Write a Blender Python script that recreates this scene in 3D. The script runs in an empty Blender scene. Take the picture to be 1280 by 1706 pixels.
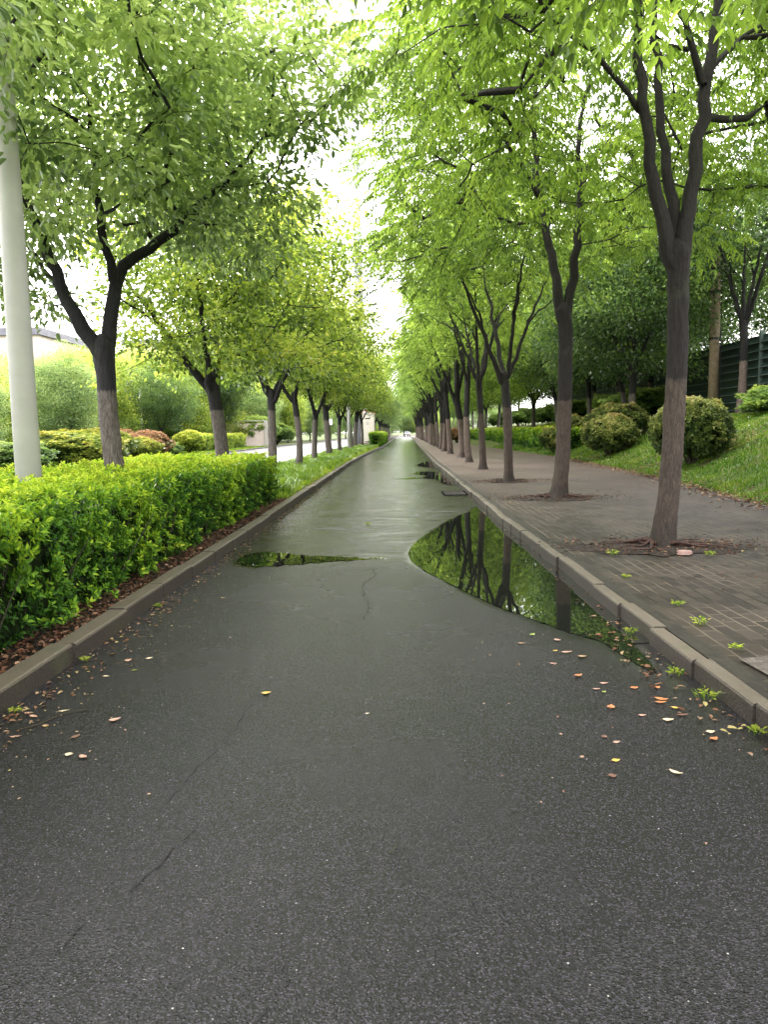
import bpy, bmesh, math, random
import numpy as np
from mathutils import Vector, Matrix, noise as mnoise
R = math.radians
rng = np.random.default_rng(7)
random.seed(7)
scene = bpy.context.scene
col = scene.collection

# ------------------------------------------------------------------ layout
def bend(Y):                       # the lane drifts gently to the right far away
    return 0.0125 * np.maximum(0, np.asarray(Y, float) - 35)
def kerb_right(Y):
    Y = np.asarray(Y, float)
    return np.interp(Y, [-6, 4, 8, 12, 40], [1.76, 1.76, 1.72, 1.66, 1.70]) + bend(Y)
def kerb_left(Y):
    return -2.18 + np.zeros_like(np.asarray(Y, float)) + bend(Y) * 1.0 + np.interp(Y, [45, 75], [0, .35])
def path_edge(Y):
    return np.interp(Y, [-6, 8, 13, 22, 36, 70, 300], [5.9, 6.0, 6.3, 7.2, 7.9, 6.8, 6.8]) + bend(Y)
def slope_z(X, Y):
    e = path_edge(Y)
    t = np.clip((X - e) / 4.6, 0, 1)
    s = t * t * (3 - 2 * t) * .55 + t * .45
    return .07 + 1.72 * s + .06 * np.clip(X - e - 5, 0, 30) + .04 * np.sin(X * 1.3 + Y * .4) * t + .03 * np.sin(Y * 1.1) * t

# ------------------------------------------------------------------ helpers
def tag(o, label=None, cat=None, group=None, kind=None):
    if label: o['label'] = label
    if cat: o['category'] = cat
    if group: o['group'] = group
    if kind: o['kind'] = kind
    return o
def empty(name, loc=(0, 0, 0), rz=0, label=None, cat=None, group=None):
    o = bpy.data.objects.new(name, None); col.objects.link(o)
    o.location = loc; o.rotation_euler = (0, 0, rz); o.empty_display_size = .2
    return tag(o, label, cat, group)
def link(name, me, mat=None, parent=None):
    o = bpy.data.objects.new(name, me); col.objects.link(o)
    if mat is not None and not me.materials: me.materials.append(mat)
    if parent: o.parent = parent
    return o
def np_mesh(name, V, F, mat=None, attr=None, smooth=False):
    """V (n,3), F (m,k) all the same k; attr = per-face float 'v'"""
    me = bpy.data.meshes.new(name)
    V = np.asarray(V, np.float32); F = np.asarray(F, np.int32); m, k = F.shape
    me.vertices.add(len(V)); me.vertices.foreach_set('co', V.ravel())
    me.loops.add(m * k); me.loops.foreach_set('vertex_index', F.ravel())
    me.polygons.add(m)
    me.polygons.foreach_set('loop_start', np.arange(0, m * k, k, dtype=np.int32))
    me.polygons.foreach_set('loop_total', np.full(m, k, np.int32))
    if smooth: me.polygons.foreach_set('use_smooth', np.ones(m, bool))
    me.update(calc_edges=True)
    if attr is not None:
        a = me.attributes.new('v', 'FLOAT', 'FACE'); a.data.foreach_set('value', np.asarray(attr, np.float32))
    if mat is not None: me.materials.append(mat)
    return me
def bm_obj(name, bm, mat, parent=None, smooth=False):
    me = bpy.data.meshes.new(name)
    bmesh.ops.recalc_face_normals(bm, faces=bm.faces)
    bm.to_mesh(me); bm.free()
    if smooth:
        for p in me.polygons: p.use_smooth = True
    return link(name, me, mat, parent)
def add_box(bm, x0, x1, y0, y1, z0, z1, bevel=0):
    r = bmesh.ops.create_cube(bm, size=1, matrix=Matrix.Translation(((x0+x1)/2, (y0+y1)/2, (z0+z1)/2)) @ Matrix.Diagonal((x1-x0, y1-y0, z1-z0, 1)))
    if bevel:
        es = list({e for v in r['verts'] for e in v.link_edges})
        bmesh.ops.bevel(bm, geom=es, offset=bevel, segments=2, affect='EDGES', profile=.6)
def add_cyl(bm, p0, p1, r0, r1, seg=16):
    p0, p1 = Vector(p0), Vector(p1); d = p1 - p0
    m = Matrix.Translation((p0 + p1) / 2) @ d.to_track_quat('Z', 'Y').to_matrix().to_4x4()
    bmesh.ops.create_cone(bm, cap_ends=True, segments=seg, radius1=r0, radius2=r1, depth=d.length, matrix=m)
def unit(a):
    return a / np.maximum(np.linalg.norm(a, axis=-1, keepdims=True), 1e-9)

# ------------------------------------------------------------------ materials
def newmat(name):
    m = bpy.data.materials.new(name); m.use_nodes = True
    nt = m.node_tree; nt.nodes.clear()
    return m, nt, nt.nodes, nt.links
def out(nt, sock):
    o = nt.nodes.new('ShaderNodeOutputMaterial'); nt.links.new(sock, o.inputs[0]); return o
def ramp(nt, fac, stops, interp='LINEAR'):
    r = nt.nodes.new('ShaderNodeValToRGB'); r.color_ramp.interpolation = interp
    e = r.color_ramp.elements
    while len(e) < len(stops): e.new(.5)
    for i, (p, c) in enumerate(stops):
        e[i].position = p; e[i].color = (*c, 1) if len(c) == 3 else c
    if fac is not None: nt.links.new(fac, r.inputs[0])
    return r
def tex(nt, kind, scale, vec=None, **kw):
    t = nt.nodes.new('ShaderNodeTex' + kind)
    if 'Scale' in t.inputs: t.inputs['Scale'].default_value = scale
    for k, v in kw.items():
        if k in t.inputs: t.inputs[k].default_value = v
        else: setattr(t, k, v)
    if vec is not None: nt.links.new(vec, t.inputs['Vector'])
    return t
def math_n(nt, op, a, b=None, clamp=False):
    n = nt.nodes.new('ShaderNodeMath'); n.operation = op; n.use_clamp = clamp
    for i, x in enumerate((a, b)):
        if x is None: continue
        if isinstance(x, (int, float)): n.inputs[i].default_value = x
        else: nt.links.new(x, n.inputs[i])
    return n.outputs[0]
def mixc(nt, fac, a, b, mode='MIX'):
    n = nt.nodes.new('ShaderNodeMix'); n.data_type = 'RGBA'; n.blend_type = mode
    for i, x in ((0, fac), (6, a), (7, b)):
        if isinstance(x, (int, float)): n.inputs[i].default_value = x
        elif isinstance(x, tuple): n.inputs[i].default_value = (*x, 1)
        else: nt.links.new(x, n.inputs[i])
    return n.outputs[2]
def mixf(nt, fac, a, b):
    n = nt.nodes.new('ShaderNodeMix'); n.data_type = 'FLOAT'
    for i, x in ((0, fac), (2, a), (3, b)):
        if isinstance(x, (int, float)): n.inputs[i].default_value = x
        else: nt.links.new(x, n.inputs[i])
    return n.outputs[0]
def coords(nt, which='Object', scale=None):
    c = nt.nodes.new('ShaderNodeTexCoord').outputs[which]
    if scale:
        m = nt.nodes.new('ShaderNodeMapping'); m.inputs['Scale'].default_value = scale
        nt.links.new(c, m.inputs[0]); c = m.outputs[0]
    return c
def bump(nt, h, dist=.01, strength=1.0, prev=None):
    b = nt.nodes.new('ShaderNodeBump'); b.inputs['Distance'].default_value = dist
    if isinstance(strength, (int, float)): b.inputs['Strength'].default_value = strength
    else: nt.links.new(strength, b.inputs['Strength'])
    nt.links.new(h, b.inputs['Height'])
    if prev is not None: nt.links.new(prev, b.inputs['Normal'])
    return b.outputs[0]
def principled(nt, color, rough=.6, normal=None, spec=.5, metal=0):
    p = nt.nodes.new('ShaderNodeBsdfPrincipled')
    for key, x in (('Base Color', color), ('Roughness', rough), ('Specular IOR Level', spec), ('Metallic', metal)):
        if isinstance(x, (int, float)): p.inputs[key].default_value = x
        elif isinstance(x, tuple): p.inputs[key].default_value = (*x, 1)
        else: nt.links.new(x, p.inputs[key])
    if normal is not None: nt.links.new(normal, p.inputs['Normal'])
    return p

def leaf_mat(name, stops, trans=1.6, tmix=.5, gloss=.1, grough=.4):
    m, nt, N, L = newmat(name)
    a = N.new('ShaderNodeAttribute'); a.attribute_name = 'v'
    oi = N.new('ShaderNodeObjectInfo')
    c = coords(nt)
    nz = tex(nt, 'Noise', 1.1, c, Detail=2.0)
    f = math_n(nt, 'ADD', a.outputs['Fac'], math_n(nt, 'MULTIPLY', math_n(nt, 'SUBTRACT', nz.outputs[0], .5), .9))
    f = math_n(nt, 'ADD', f, math_n(nt, 'MULTIPLY', math_n(nt, 'SUBTRACT', oi.outputs['Random'], .5), .14), True)
    cr = ramp(nt, f, stops)
    d = N.new('ShaderNodeBsdfDiffuse'); L.new(cr.outputs[0], d.inputs[0])
    t = N.new('ShaderNodeBsdfTranslucent')
    tc = mixc(nt, 1.0, cr.outputs[0], (trans * 1.02, trans * 1.04, trans * .85), 'MULTIPLY'); L.new(tc, t.inputs[0])
    mx = N.new('ShaderNodeMixShader'); mx.inputs[0].default_value = tmix
    L.new(d.outputs[0], mx.inputs[1]); L.new(t.outputs[0], mx.inputs[2])
    g = N.new('ShaderNodeBsdfGlossy'); g.inputs['Roughness'].default_value = grough; g.inputs[0].default_value = (.8, .85, .8, 1)
    fr = N.new('ShaderNodeFresnel'); fr.inputs[0].default_value = 1.4
    m2 = N.new('ShaderNodeMixShader'); L.new(math_n(nt, 'MULTIPLY', fr.outputs[0], gloss * 2.6, True), m2.inputs[0])
    L.new(mx.outputs[0], m2.inputs[1]); L.new(g.outputs[0], m2.inputs[2])
    out(nt, m2.outputs[0]); return m

def bark_mat(name, dark, mid, wash, wash_z=2.05):
    m, nt, N, L = newmat(name)
    c = coords(nt); cs = coords(nt, 'Object', (16, 16, 3.0)); cf = coords(nt, 'Object', (1, 1, .35))
    n1 = tex(nt, 'Noise', 2.0, cs, Detail=8.0, Roughness=.7)
    v1 = tex(nt, 'Voronoi', 48, cf, feature='DISTANCE_TO_EDGE')
    n2 = tex(nt, 'Noise', 3.0, c, Detail=5.0)
    base = mixc(nt, ramp(nt, n1.outputs[0], [(.35, (0, 0, 0)), (.72, (1, 1, 1))]).outputs[0], dark, mid)
    base = mixc(nt, math_n(nt, 'MULTIPLY', ramp(nt, n2.outputs[0], [(.56, (0, 0, 0)), (.75, (1, 1, 1))]).outputs[0], .35), base, (.07, .085, .045))
    cracks = ramp(nt, v1.outputs[0], [(.0, (.8, .8, .8)), (.12, (1, 1, 1))]).outputs[0]
    w = mixc(nt, ramp(nt, n1.outputs[0], [(.36, (0, 0, 0)), (.62, (1, 1, 1))]).outputs[0], tuple(x * .42 for x in wash), wash)
    sep = N.new('ShaderNodeSeparateXYZ'); L.new(c, sep.inputs[0])
    oi = N.new('ShaderNodeObjectInfo')
    zz = math_n(nt, 'SUBTRACT', math_n(nt, 'ADD', wash_z - .17, math_n(nt, 'MULTIPLY', oi.outputs['Random'], .22)), sep.outputs[2])
    zz = math_n(nt, 'ADD', zz, math_n(nt, 'MULTIPLY', math_n(nt, 'SUBTRACT', n1.outputs[0], .5), .16))
    edge = math_n(nt, 'MULTIPLY', zz, 28, True)
    lowfade = ramp(nt, sep.outputs[2], [(.0, (0, 0, 0)), (.35, (1, 1, 1))]).outputs[0]
    edge = math_n(nt, 'MULTIPLY', edge, math_n(nt, 'MULTIPLY_ADD' if False else 'MAXIMUM', lowfade, .45))
    cc = mixc(nt, edge, base, w)
    cc = mixc(nt, 1.0, cc, cracks, 'MULTIPLY')
    n3 = tex(nt, 'Noise', 5.0, cs, Detail=6.0, Roughness=.7)
    cc = mixc(nt, 1.0, cc, ramp(nt, n3.outputs[0], [(.36, (.45, .45, .45)), (.52, (1.05, 1.05, 1.05)), (.7, (1.35, 1.35, 1.35))]).outputs[0], 'MULTIPLY')
    b = bump(nt, n1.outputs[0], .045, 1.0); b = bump(nt, v1.outputs[0], .006, .35, b)
    out(nt, principled(nt, cc, .72, b, .35).outputs[0]); return m

def simple_mat(name, c1, c2, scale=8, rough=.6, bumpd=.003, spec=.4, metal=0, detail=6.0):
    m, nt, N, L = newmat(name)
    c = coords(nt); n = tex(nt, 'Noise', scale, c, Detail=detail, Roughness=.65)
    cc = mixc(nt, ramp(nt, n.outputs[0], [(.35, (0, 0, 0)), (.68, (1, 1, 1))]).outputs[0], c1, c2)
    n2 = tex(nt, 'Noise', scale * 6, c, Detail=4.0)
    out(nt, principled(nt, cc, rough, bump(nt, n2.outputs[0], bumpd, .8), spec, metal).outputs[0]); return m

M = {}
M['leaf_left'] = leaf_mat('camphor_leaf', [(0, (.06, .10, .02)), (.3, (.17, .25, .04)), (.62, (.34, .41, .06)), (.85, (.47, .51, .09)), (1, (.52, .44, .13))], 1.6, .58, .06)
M['leaf_left_hero'] = leaf_mat('camphor_leaf_hazed', [(0, (.095, .145, .06)), (.35, (.27, .36, .12)), (.7, (.44, .53, .20)), (1, (.57, .63, .29))], 1.6, .58, .07)  # cool pale tone: haze over the near left crowns put into the colour
M['leaf_right'] = leaf_mat('pinnate_leaf', [(0, (.055, .095, .018)), (.35, (.165, .255, .038)), (.7, (.31, .42, .07)), (1, (.47, .55, .13))], 1.6, .6, .06)
M['leaf_dark'] = leaf_mat('dark_leaf', [(0, (.035, .07, .022)), (.4, (.095, .17, .042)), (.75, (.19, .29, .06)), (1, (.32, .40, .09))], 1.5, .5, .1)
M['leaf_hazed_far'] = leaf_mat('hazed_distant_leaf', [(0, (.10, .16, .07)), (.4, (.24, .34, .13)), (.75, (.38, .47, .18)), (1, (.48, .53, .22))], 1.4, .5, .05)  # paled and desaturated: distance haze painted into the leaf colour
M['leaf_hazed_mid'] = leaf_mat('hazed_paler_leaf', [(0, (.10, .16, .05)), (.4, (.24, .36, .09)), (.75, (.40, .52, .14)), (1, (.52, .60, .20))], 1.5, .58, .04)  # lighter leaf for the far rows, haze mixed into its colour
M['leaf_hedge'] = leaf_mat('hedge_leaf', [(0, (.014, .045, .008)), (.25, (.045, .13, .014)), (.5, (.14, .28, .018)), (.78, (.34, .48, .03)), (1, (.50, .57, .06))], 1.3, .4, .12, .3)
M['leaf_ball'] = leaf_mat('photinia_leaf', [(0, (.02, .04, .012)), (.4, (.07, .115, .025)), (.7, (.20, .24, .055)), (.9, (.34, .36, .10)), (1, (.46, .34, .15))], 1.2, .35, .12)
M['leaf_pink'] = leaf_mat('reddish_leaf', [(0, (.04, .04, .015)), (.4, (.16, .11, .04)), (.75, (.34, .19, .10)), (1, (.45, .26, .15))], 1.2, .4, .08)
M['leaf_yellow'] = leaf_mat('yellow_leaf', [(0, (.03, .07, .015)), (.4, (.12, .18, .03)), (.75, (.30, .34, .05)), (1, (.45, .38, .08))], 1.3, .4, .08)
M['grass'] = leaf_mat('grass_blade', [(0, (.03, .08, .01)), (.4, (.11, .21, .018)), (.75, (.24, .35, .03)), (1, (.38, .42, .07))], 1.4, .4, .06)
M['grass_dark'] = leaf_mat('slope_grass_blade', [(0, (.022, .06, .008)), (.4, (.065, .15, .014)), (.75, (.15, .25, .025)), (1, (.27, .30, .06))], 1.3, .4, .06)
M['litter'] = leaf_mat('litter_leaf', [(0, (.03, .016, .010)), (.35, (.10, .045, .025)), (.6, (.20, .10, .06)), (.85, (.36, .24, .15)), (1, (.42, .36, .14))], 1.0, .15, .15)
M['bark'] = bark_mat('wet_bark', (.004, .0038, .004), (.017, .015, .014), (.19, .145, .12))
M['bark_brown'] = bark_mat('brown_wet_bark', (.005, .004, .004), (.026, .020, .016), (.088, .066, .050))
M['bark_left'] = bark_mat('camphor_bark', (.004, .0038, .004), (.016, .015, .015), (.15, .13, .11))
M['soil'] = simple_mat('wet_soil', (.010, .007, .005), (.032, .020, .014), 14, .8, .02)
M['root'] = simple_mat('bare_root', (.02, .009, .006), (.075, .034, .023), 20, .6, .01)
M['twig'] = simple_mat('hedge_twig', (.014, .013, .008), (.045, .04, .022), 12, .8, .01)
M['kerb'] = None
M['mast'] = simple_mat('mast_steel', (.22, .23, .24), (.27, .28, .29), .3, .6, .001)
M['pole'] = simple_mat('white_pole_paint', (.50, .50, .475), (.62, .62, .59), 1.6, .42, .001, .5)
M['metal_dark'] = simple_mat('dark_metal', (.02, .022, .022), (.045, .045, .045), 30, .45, .002, .5, .6)
M['cabinet'] = simple_mat('cream_enamel', (.60, .56, .47), (.68, .64, .56), 2, .45, .001)
M['red'] = simple_mat('red_sign', (.55, .05, .07), (.62, .08, .10), 3, .5, .001)
M['white'] = simple_mat('white_paint', (.72, .72, .72), (.82, .82, .82), 3, .4, .001)
M['green_panel'] = simple_mat('green_panel_paint', (.012, .028, .022), (.02, .042, .034), 3, .5, .001)
M['green_light'] = simple_mat('louvre_edge_paint', (.09, .13, .12), (.15, .20, .18), 3, .45, .001)
M['concrete'] = simple_mat('pale_concrete', (.30, .28, .25), (.42, .40, .36), 9, .7, .004)
M['concrete_pole'] = simple_mat('utility_pole_concrete', (.16, .12, .075), (.27, .21, .145), 5, .75, .004)
M['facade'] = simple_mat('pinkish_render', (.50, .42, .38), (.60, .52, .47), .6, .8, .004)
M['roof'] = simple_mat('slate_roof', (.10, .10, .12), (.16, .16, .18), 1.5, .6, .004)
M['glass'] = simple_mat('window_glass', (.04, .05, .06), (.08, .09, .10), .6, .12, .0, .6)
M['tyre'] = simple_mat('tyre_rubber', (.015, .015, .015), (.03, .03, .03), 20, .8, .001)

def fallen(name, c1, c2):
    m, nt, N, L = newmat(name)
    c = coords(nt); n = tex(nt, 'Noise', 45, c, Detail=4.0)
    cc = mixc(nt, ramp(nt, n.outputs[0], [(.38, (0, 0, 0)), (.62, (1, 1, 1))]).outputs[0], c1, c2)
    out(nt, principled(nt, cc, .38, None, .5).outputs[0]); return m
M['fl_pink'] = fallen('pink_dead_leaf', (.42, .22, .16), (.60, .40, .31))
M['fl_orange'] = fallen('orange_dead_leaf', (.42, .13, .05), (.62, .27, .10))
M['fl_tan'] = fallen('tan_dead_leaf', (.36, .22, .12), (.52, .36, .20))
M['fl_cream'] = fallen('cream_dead_leaf', (.52, .42, .28), (.72, .60, .42))
M['fl_brown'] = fallen('brown_dead_leaf', (.12, .06, .04), (.24, .13, .09))
M['fl_yellow'] = fallen('yellow_dead_leaf', (.60, .36, .06), (.75, .52, .12))
M['fl_green'] = fallen('green_fallen_leaf', (.16, .24, .04), (.32, .40, .08))

def asphalt_mat():
    m, nt, N, L = newmat('wet_asphalt')
    c = coords(nt)
    pud = N.new('ShaderNodeAttribute'); pud.attribute_name = 'pud'
    sep = N.new('ShaderNodeSeparateXYZ'); L.new(c, sep.inputs[0])
    big = tex(nt, 'Noise', .55, c, Detail=5.0, Roughness=.55)
    mid = tex(nt, 'Noise', 3.2, c, Detail=6.0, Roughness=.6)
    fine = tex(nt, 'Noise', 170, c, Detail=3.0)
    vo = tex(nt, 'Voronoi', 150, c)
    vs = tex(nt, 'Voronoi', 62, c)
    vs2 = tex(nt, 'Voronoi', 26, c)
    cy = coords(nt, 'Object', (.55, 1.7, 1))
    streak = tex(nt, 'Noise', 2.2, cy, Detail=9.0, Roughness=.72, Distortion=.8)
    # film of water on the far part of the lane
    reg = math_n(nt, 'MULTIPLY', math_n(nt, 'SUBTRACT', math_n(nt, 'ADD', sep.outputs[1], math_n(nt, 'MULTIPLY', big.outputs[0], 1.6)), 9.3), 1.4, True)
    film = ramp(nt, streak.outputs[0], [(.40, (.12,) * 3), (.45, (.65,) * 3), (.54, (.8, .8, .8)), (.60, (1.25,) * 3)]).outputs[0]
    filmw = math_n(nt, 'MULTIPLY', reg, film); wet = math_n(nt, 'MAXIMUM', math_n(nt, 'MULTIPLY', filmw, .62), pud.outputs['Fac'])
    # colours
    base = mixc(nt, big.outputs[0], (.0056, .0050, .0072), (.0160, .0142, .0195))
    base = mixc(nt, math_n(nt, 'MULTIPLY', mid.outputs[0], .6), base, (.0125, .0118, .013))
    vcs = N.new('ShaderNodeSeparateColor'); L.new(vo.outputs['Color'], vcs.inputs[0])
    base = mixc(nt, 1.0, base, ramp(nt, vcs.outputs[2], [(0, (.2, .2, .2)), (.6, (.9, .9, .9)), (1, (3.4, 3.4, 3.4))]).outputs[0], 'MULTIPLY')
    grain = ramp(nt, fine.outputs[0], [(.35, (.45, .45, .45)), (.65, (1.8, 1.8, 1.8))]).outputs[0]
    base = mixc(nt, 1.0, base, grain, 'MULTIPLY')
    def specks(v, thr, rad, val, prev):
        s = N.new('ShaderNodeSeparateColor'); L.new(v.outputs['Color'], s.inputs[0])
        a = math_n(nt, 'GREATER_THAN', s.outputs[0], thr)
        b = math_n(nt, 'LESS_THAN', v.outputs['Distance'], rad)
        k = math_n(nt, 'MULTIPLY', math_n(nt, 'MULTIPLY', a, b), s.outputs[1])
        return mixc(nt, k, prev, val)
    base = specks(vo, .87, .30, (.14, .135, .13), base)
    base = specks(vs, .92, .17, (.32, .31, .30), base)
    base = specks(vs2, .95, .08, (.62, .60, .56), base)
    olive_side = math_n(nt, 'MULTIPLY', ramp(nt, math_n(nt, 'MULTIPLY', sep.outputs[0], .5), [(.1, (0, 0, 0)), (.6, (1, 1, 1))]).outputs[0], math_n(nt, 'MULTIPLY', reg, .45))  # olive tint rising toward the right side of the far lane
    base = mixc(nt, olive_side, base, (.024, .024, .014))
    base = mixc(nt, math_n(nt, 'MULTIPLY', wet, .45), base, (.014, .015, .012))
    rough = mixf(nt, ramp(nt, big.outputs[0], [(.35, (0, 0, 0)), (.65, (1, 1, 1))]).outputs[0], .19, .33)
    rough = mixf(nt, wet, rough, .07)
    bs = mixf(nt, wet, 1.0, .06)
    bm_ = bump(nt, vo.outputs['Distance'], .0032, bs)
    bm_ = bump(nt, fine.outputs[0], .0022, bs, bm_)
    bm_ = bump(nt, mid.outputs[0], .01, mixf(nt, math_n(nt, 'MULTIPLY', wet, 1.5, True), .3, .0), bm_)
    p = principled(nt, base, rough, bm_, .44)
    out(nt, p.outputs[0]); return m
M['asphalt'] = asphalt_mat()

def water_mat():
    m, nt, N, L = newmat('puddle_water')
    c = coords(nt); n = tex(nt, 'Noise', 2.5, c, Detail=2.0)
    p = principled(nt, (.008, .010, .007), .012, bump(nt, n.outputs[0], .0012, .35), .5)
    p.inputs['IOR'].default_value = 2.35
    out(nt, p.outputs[0]); return m
M['water'] = water_mat()

def paver_mat():
    m, nt, N, L = newmat('wet_brick_pavers')
    c = coords(nt)
    mp = N.new('ShaderNodeMapping'); mp.inputs['Rotation'].default_value = (0, 0, R(90)); L.new(c, mp.inputs[0])
    nz = tex(nt, 'Noise', 3, c, Detail=3.0)
    vadd = N.new('ShaderNodeVectorMath'); vadd.operation = 'MULTIPLY_ADD'
    vadd.inputs[1].default_value = (.02, .02, 0); L.new(nz.outputs[1], vadd.inputs[0]); L.new(mp.outputs[0], vadd.inputs[2])
    br = tex(nt, 'Brick', 1.0, vadd.outputs[0])
    for k, v in (('Brick Width', .23), ('Row Height', .115), ('Mortar Size', .010), ('Mortar Smooth', .3), ('Bias', 0)): br.inputs[k].default_value = v
    br.inputs['Color1'].default_value = (.013, .011, .009, 1); br.inputs['Color2'].default_value = (.050, .041, .032, 1)
    jn = tex(nt, 'Noise', 1.4, c, Detail=4.0)
    joint = mixc(nt, ramp(nt, jn.outputs[0], [(.42, (0, 0, 0)), (.60, (1, 1, 1))]).outputs[0], (.005, .004, .003), (.15, .125, .095))
    L.new(joint, br.inputs['Mortar'])
    big = tex(nt, 'Noise', .7, c, Detail=6.0, Roughness=.6); fine = tex(nt, 'Noise', 60, c, Detail=4.0)
    cc = mixc(nt, ramp(nt, big.outputs[0], [(.42, (0, 0, 0)), (.72, (.6, .6, .6))]).outputs[0], br.outputs['Color'], (.030, .023, .017))
    cc = mixc(nt, ramp(nt, fine.outputs[0], [(.45, (0, 0, 0)), (.75, (.5, .5, .5))]).outputs[0], cc, (.055, .045, .034))
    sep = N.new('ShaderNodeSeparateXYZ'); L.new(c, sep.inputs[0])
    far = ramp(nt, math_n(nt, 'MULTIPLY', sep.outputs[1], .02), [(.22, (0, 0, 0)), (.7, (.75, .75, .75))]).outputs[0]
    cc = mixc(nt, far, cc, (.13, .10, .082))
    b = bump(nt, math_n(nt, 'SUBTRACT', 1.0, br.outputs['Fac']), .006, .8); b = bump(nt, fine.outputs[0], .004, .6, b)
    rough = mixf(nt, big.outputs[0], .38, .75)
    out(nt, principled(nt, cc, rough, b, .25).outputs[0]); return m
M['paver'] = paver_mat()

def kerb_mat():
    m, nt, N, L = newmat('kerb_stone')
    c = coords(nt)
    n = tex(nt, 'Noise', 3, c, Detail=7.0, Roughness=.65); f = tex(nt, 'Noise', 90, c, Detail=4.0)
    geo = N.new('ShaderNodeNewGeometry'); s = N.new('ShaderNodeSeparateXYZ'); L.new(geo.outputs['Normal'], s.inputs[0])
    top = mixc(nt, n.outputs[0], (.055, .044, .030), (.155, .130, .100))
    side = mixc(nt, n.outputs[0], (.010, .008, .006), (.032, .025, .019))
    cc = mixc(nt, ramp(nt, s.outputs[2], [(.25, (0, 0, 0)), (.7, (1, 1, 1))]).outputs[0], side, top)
    cc = mixc(nt, ramp(nt, f.outputs[0], [(.4, (0, 0, 0)), (.8, (.45, .45, .45))]).outputs[0], cc, (.16, .14, .115))
    cc = mixc(nt, ramp(nt, n.outputs[0], [(.58, (0, 0, 0)), (.72, (.55, .55, .55))]).outputs[0], cc, (.055, .065, .028))
    out(nt, principled(nt, cc, .5, bump(nt, f.outputs[0], .006, .7), .45).outputs[0]); return m
M['kerb'] = kerb_mat()

def grass_ground(name, a, b, brown, k=.4):
    m, nt, N, L = newmat(name)
    c = coords(nt); n = tex(nt, 'Noise', .6, c, Detail=6.0); f = tex(nt, 'Noise', 35, c, Detail=5.0)
    cc = mixc(nt, f.outputs[0], a, b)
    cc = mixc(nt, math_n(nt, 'MULTIPLY', ramp(nt, n.outputs[0], [(.45, (0, 0, 0)), (.6, (1, 1, 1))]).outputs[0], k), cc, brown)
    out(nt, principled(nt, cc, .85, bump(nt, f.outputs[0], .03, .8), .2).outputs[0]); return m
M['turf'] = grass_ground('turf', (.03, .06, .01), (.12, .18, .025), (.09, .06, .035), .6)
M['far_ground'] = grass_ground('far_ground', (.04, .07, .02), (.12, .17, .05), (.12, .10, .06))

def main_road_mat():
    m, nt, N, L = newmat('wet_main_road')
    c = coords(nt); n = tex(nt, 'Noise', .5, c, Detail=6.0); f = tex(nt, 'Noise', 60, c, Detail=3.0)
    cc = mixc(nt, n.outputs[0], (.10, .10, .105), (.20, .20, .21))
    out(nt, principled(nt, cc, mixf(nt, n.outputs[0], .18, .40), bump(nt, f.outputs[0], .003, .5), .6).outputs[0]); return m
M['main_road'] = main_road_mat()

# ------------------------------------------------------------------ ground sheets
def strip(name, xl, xr, Ys, z, mat, nx=2, kind='structure', fz=None):
    Ys = np.asarray(Ys, float); u = np.linspace(0, 1, nx)
    X = xl(Ys)[:, None] * (1 - u) + xr(Ys)[:, None] * u
    Y = np.repeat(Ys[:, None], nx, 1)
    Z = np.full_like(X, z) if fz is None else fz(X, Y)
    V = np.stack([X, Y, Z], -1).reshape(-1, 3)
    i = np.arange(len(Ys) - 1)[:, None] * nx + np.arange(nx - 1)
    F = np.stack([i, i + 1, i + nx + 1, i + nx], -1).reshape(-1, 4)
    o = link(name, np_mesh(name, V, F, mat, smooth=True))
    if kind: o['kind'] = kind
    return o
const = lambda v: (lambda Y: v + bend(Y))
# puddle outlines (metres)
def smooth_poly(P, sub=8, jit=.02, seed=1):
    P = np.array(P, float); n = len(P); o = []
    r = np.random.default_rng(seed)
    for i in range(n):
        p0, p1, p2, p3 = P[i - 1], P[i], P[(i + 1) % n], P[(i + 2) % n]
        for t in np.arange(sub) / sub:
            o.append(.5 * ((2 * p1) + (-p0 + p2) * t + (2 * p0 - 5 * p1 + 4 * p2 - p3) * t * t + (-p0 + 3 * p1 - 3 * p2 + p3) * t ** 3))
    o = np.array(o)
    return o + r.normal(0, jit, o.shape) * np.array([.5, 1])
pr = [(1.60, 14.35), (1.29, 14.0), (.95, 13.1), (.515, 11.49), (.26, 10.43), (.13, 9.5), (.17, 8.75), (.324, 8.05), (.48, 7.55), (.726, 6.78), (.92, 6.28), (1.10, 5.9), (1.24, 5.6), (1.40, 5.38), (1.62, 5.25)]
PUD = [smooth_poly(pr, 8, .013, 1)]
rgt = [(float(kerb_right(y)) + .02, y) for y in np.linspace(5.28, 14.3, 14)]
lft = PUD[0][:14 * 8 + 1]
lft = lft[(lft[:, 0] < kerb_right(lft[:, 1]) - .01)]
PUD[0] = np.array(lft.tolist() + rgt)
PUD[0][:, 0] = np.minimum(PUD[0][:, 0], kerb_right(PUD[0][:, 1]) + .02)
PUD.append(smooth_poly([(-1.95, 9.35), (-1.75, 9.7), (-1.49, 9.62), (-1.2, 9.38), (-1.0, 9.3), (-.76, 9.25), (-.45, 9.1), (-.2, 9.12), (-.25, 8.98), (-.6, 8.95), (-.93, 8.84), (-1.4, 8.68), (-1.8, 8.72)], 9, .035, 2))
PUD.append(smooth_poly([(.55, 27.5), (1.1, 28.5), (1.63, 27.5), (1.65, 24), (1.62, 21.2), (1.35, 22), (1.28, 23.8), (.85, 24.6), (1.0, 26)], 6, .04, 3))
PUD.append(smooth_poly([(-.1, 24.4), (.5, 25.0), (.95, 24.7), (.3, 24.2)], 5, .05, 4))
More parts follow.
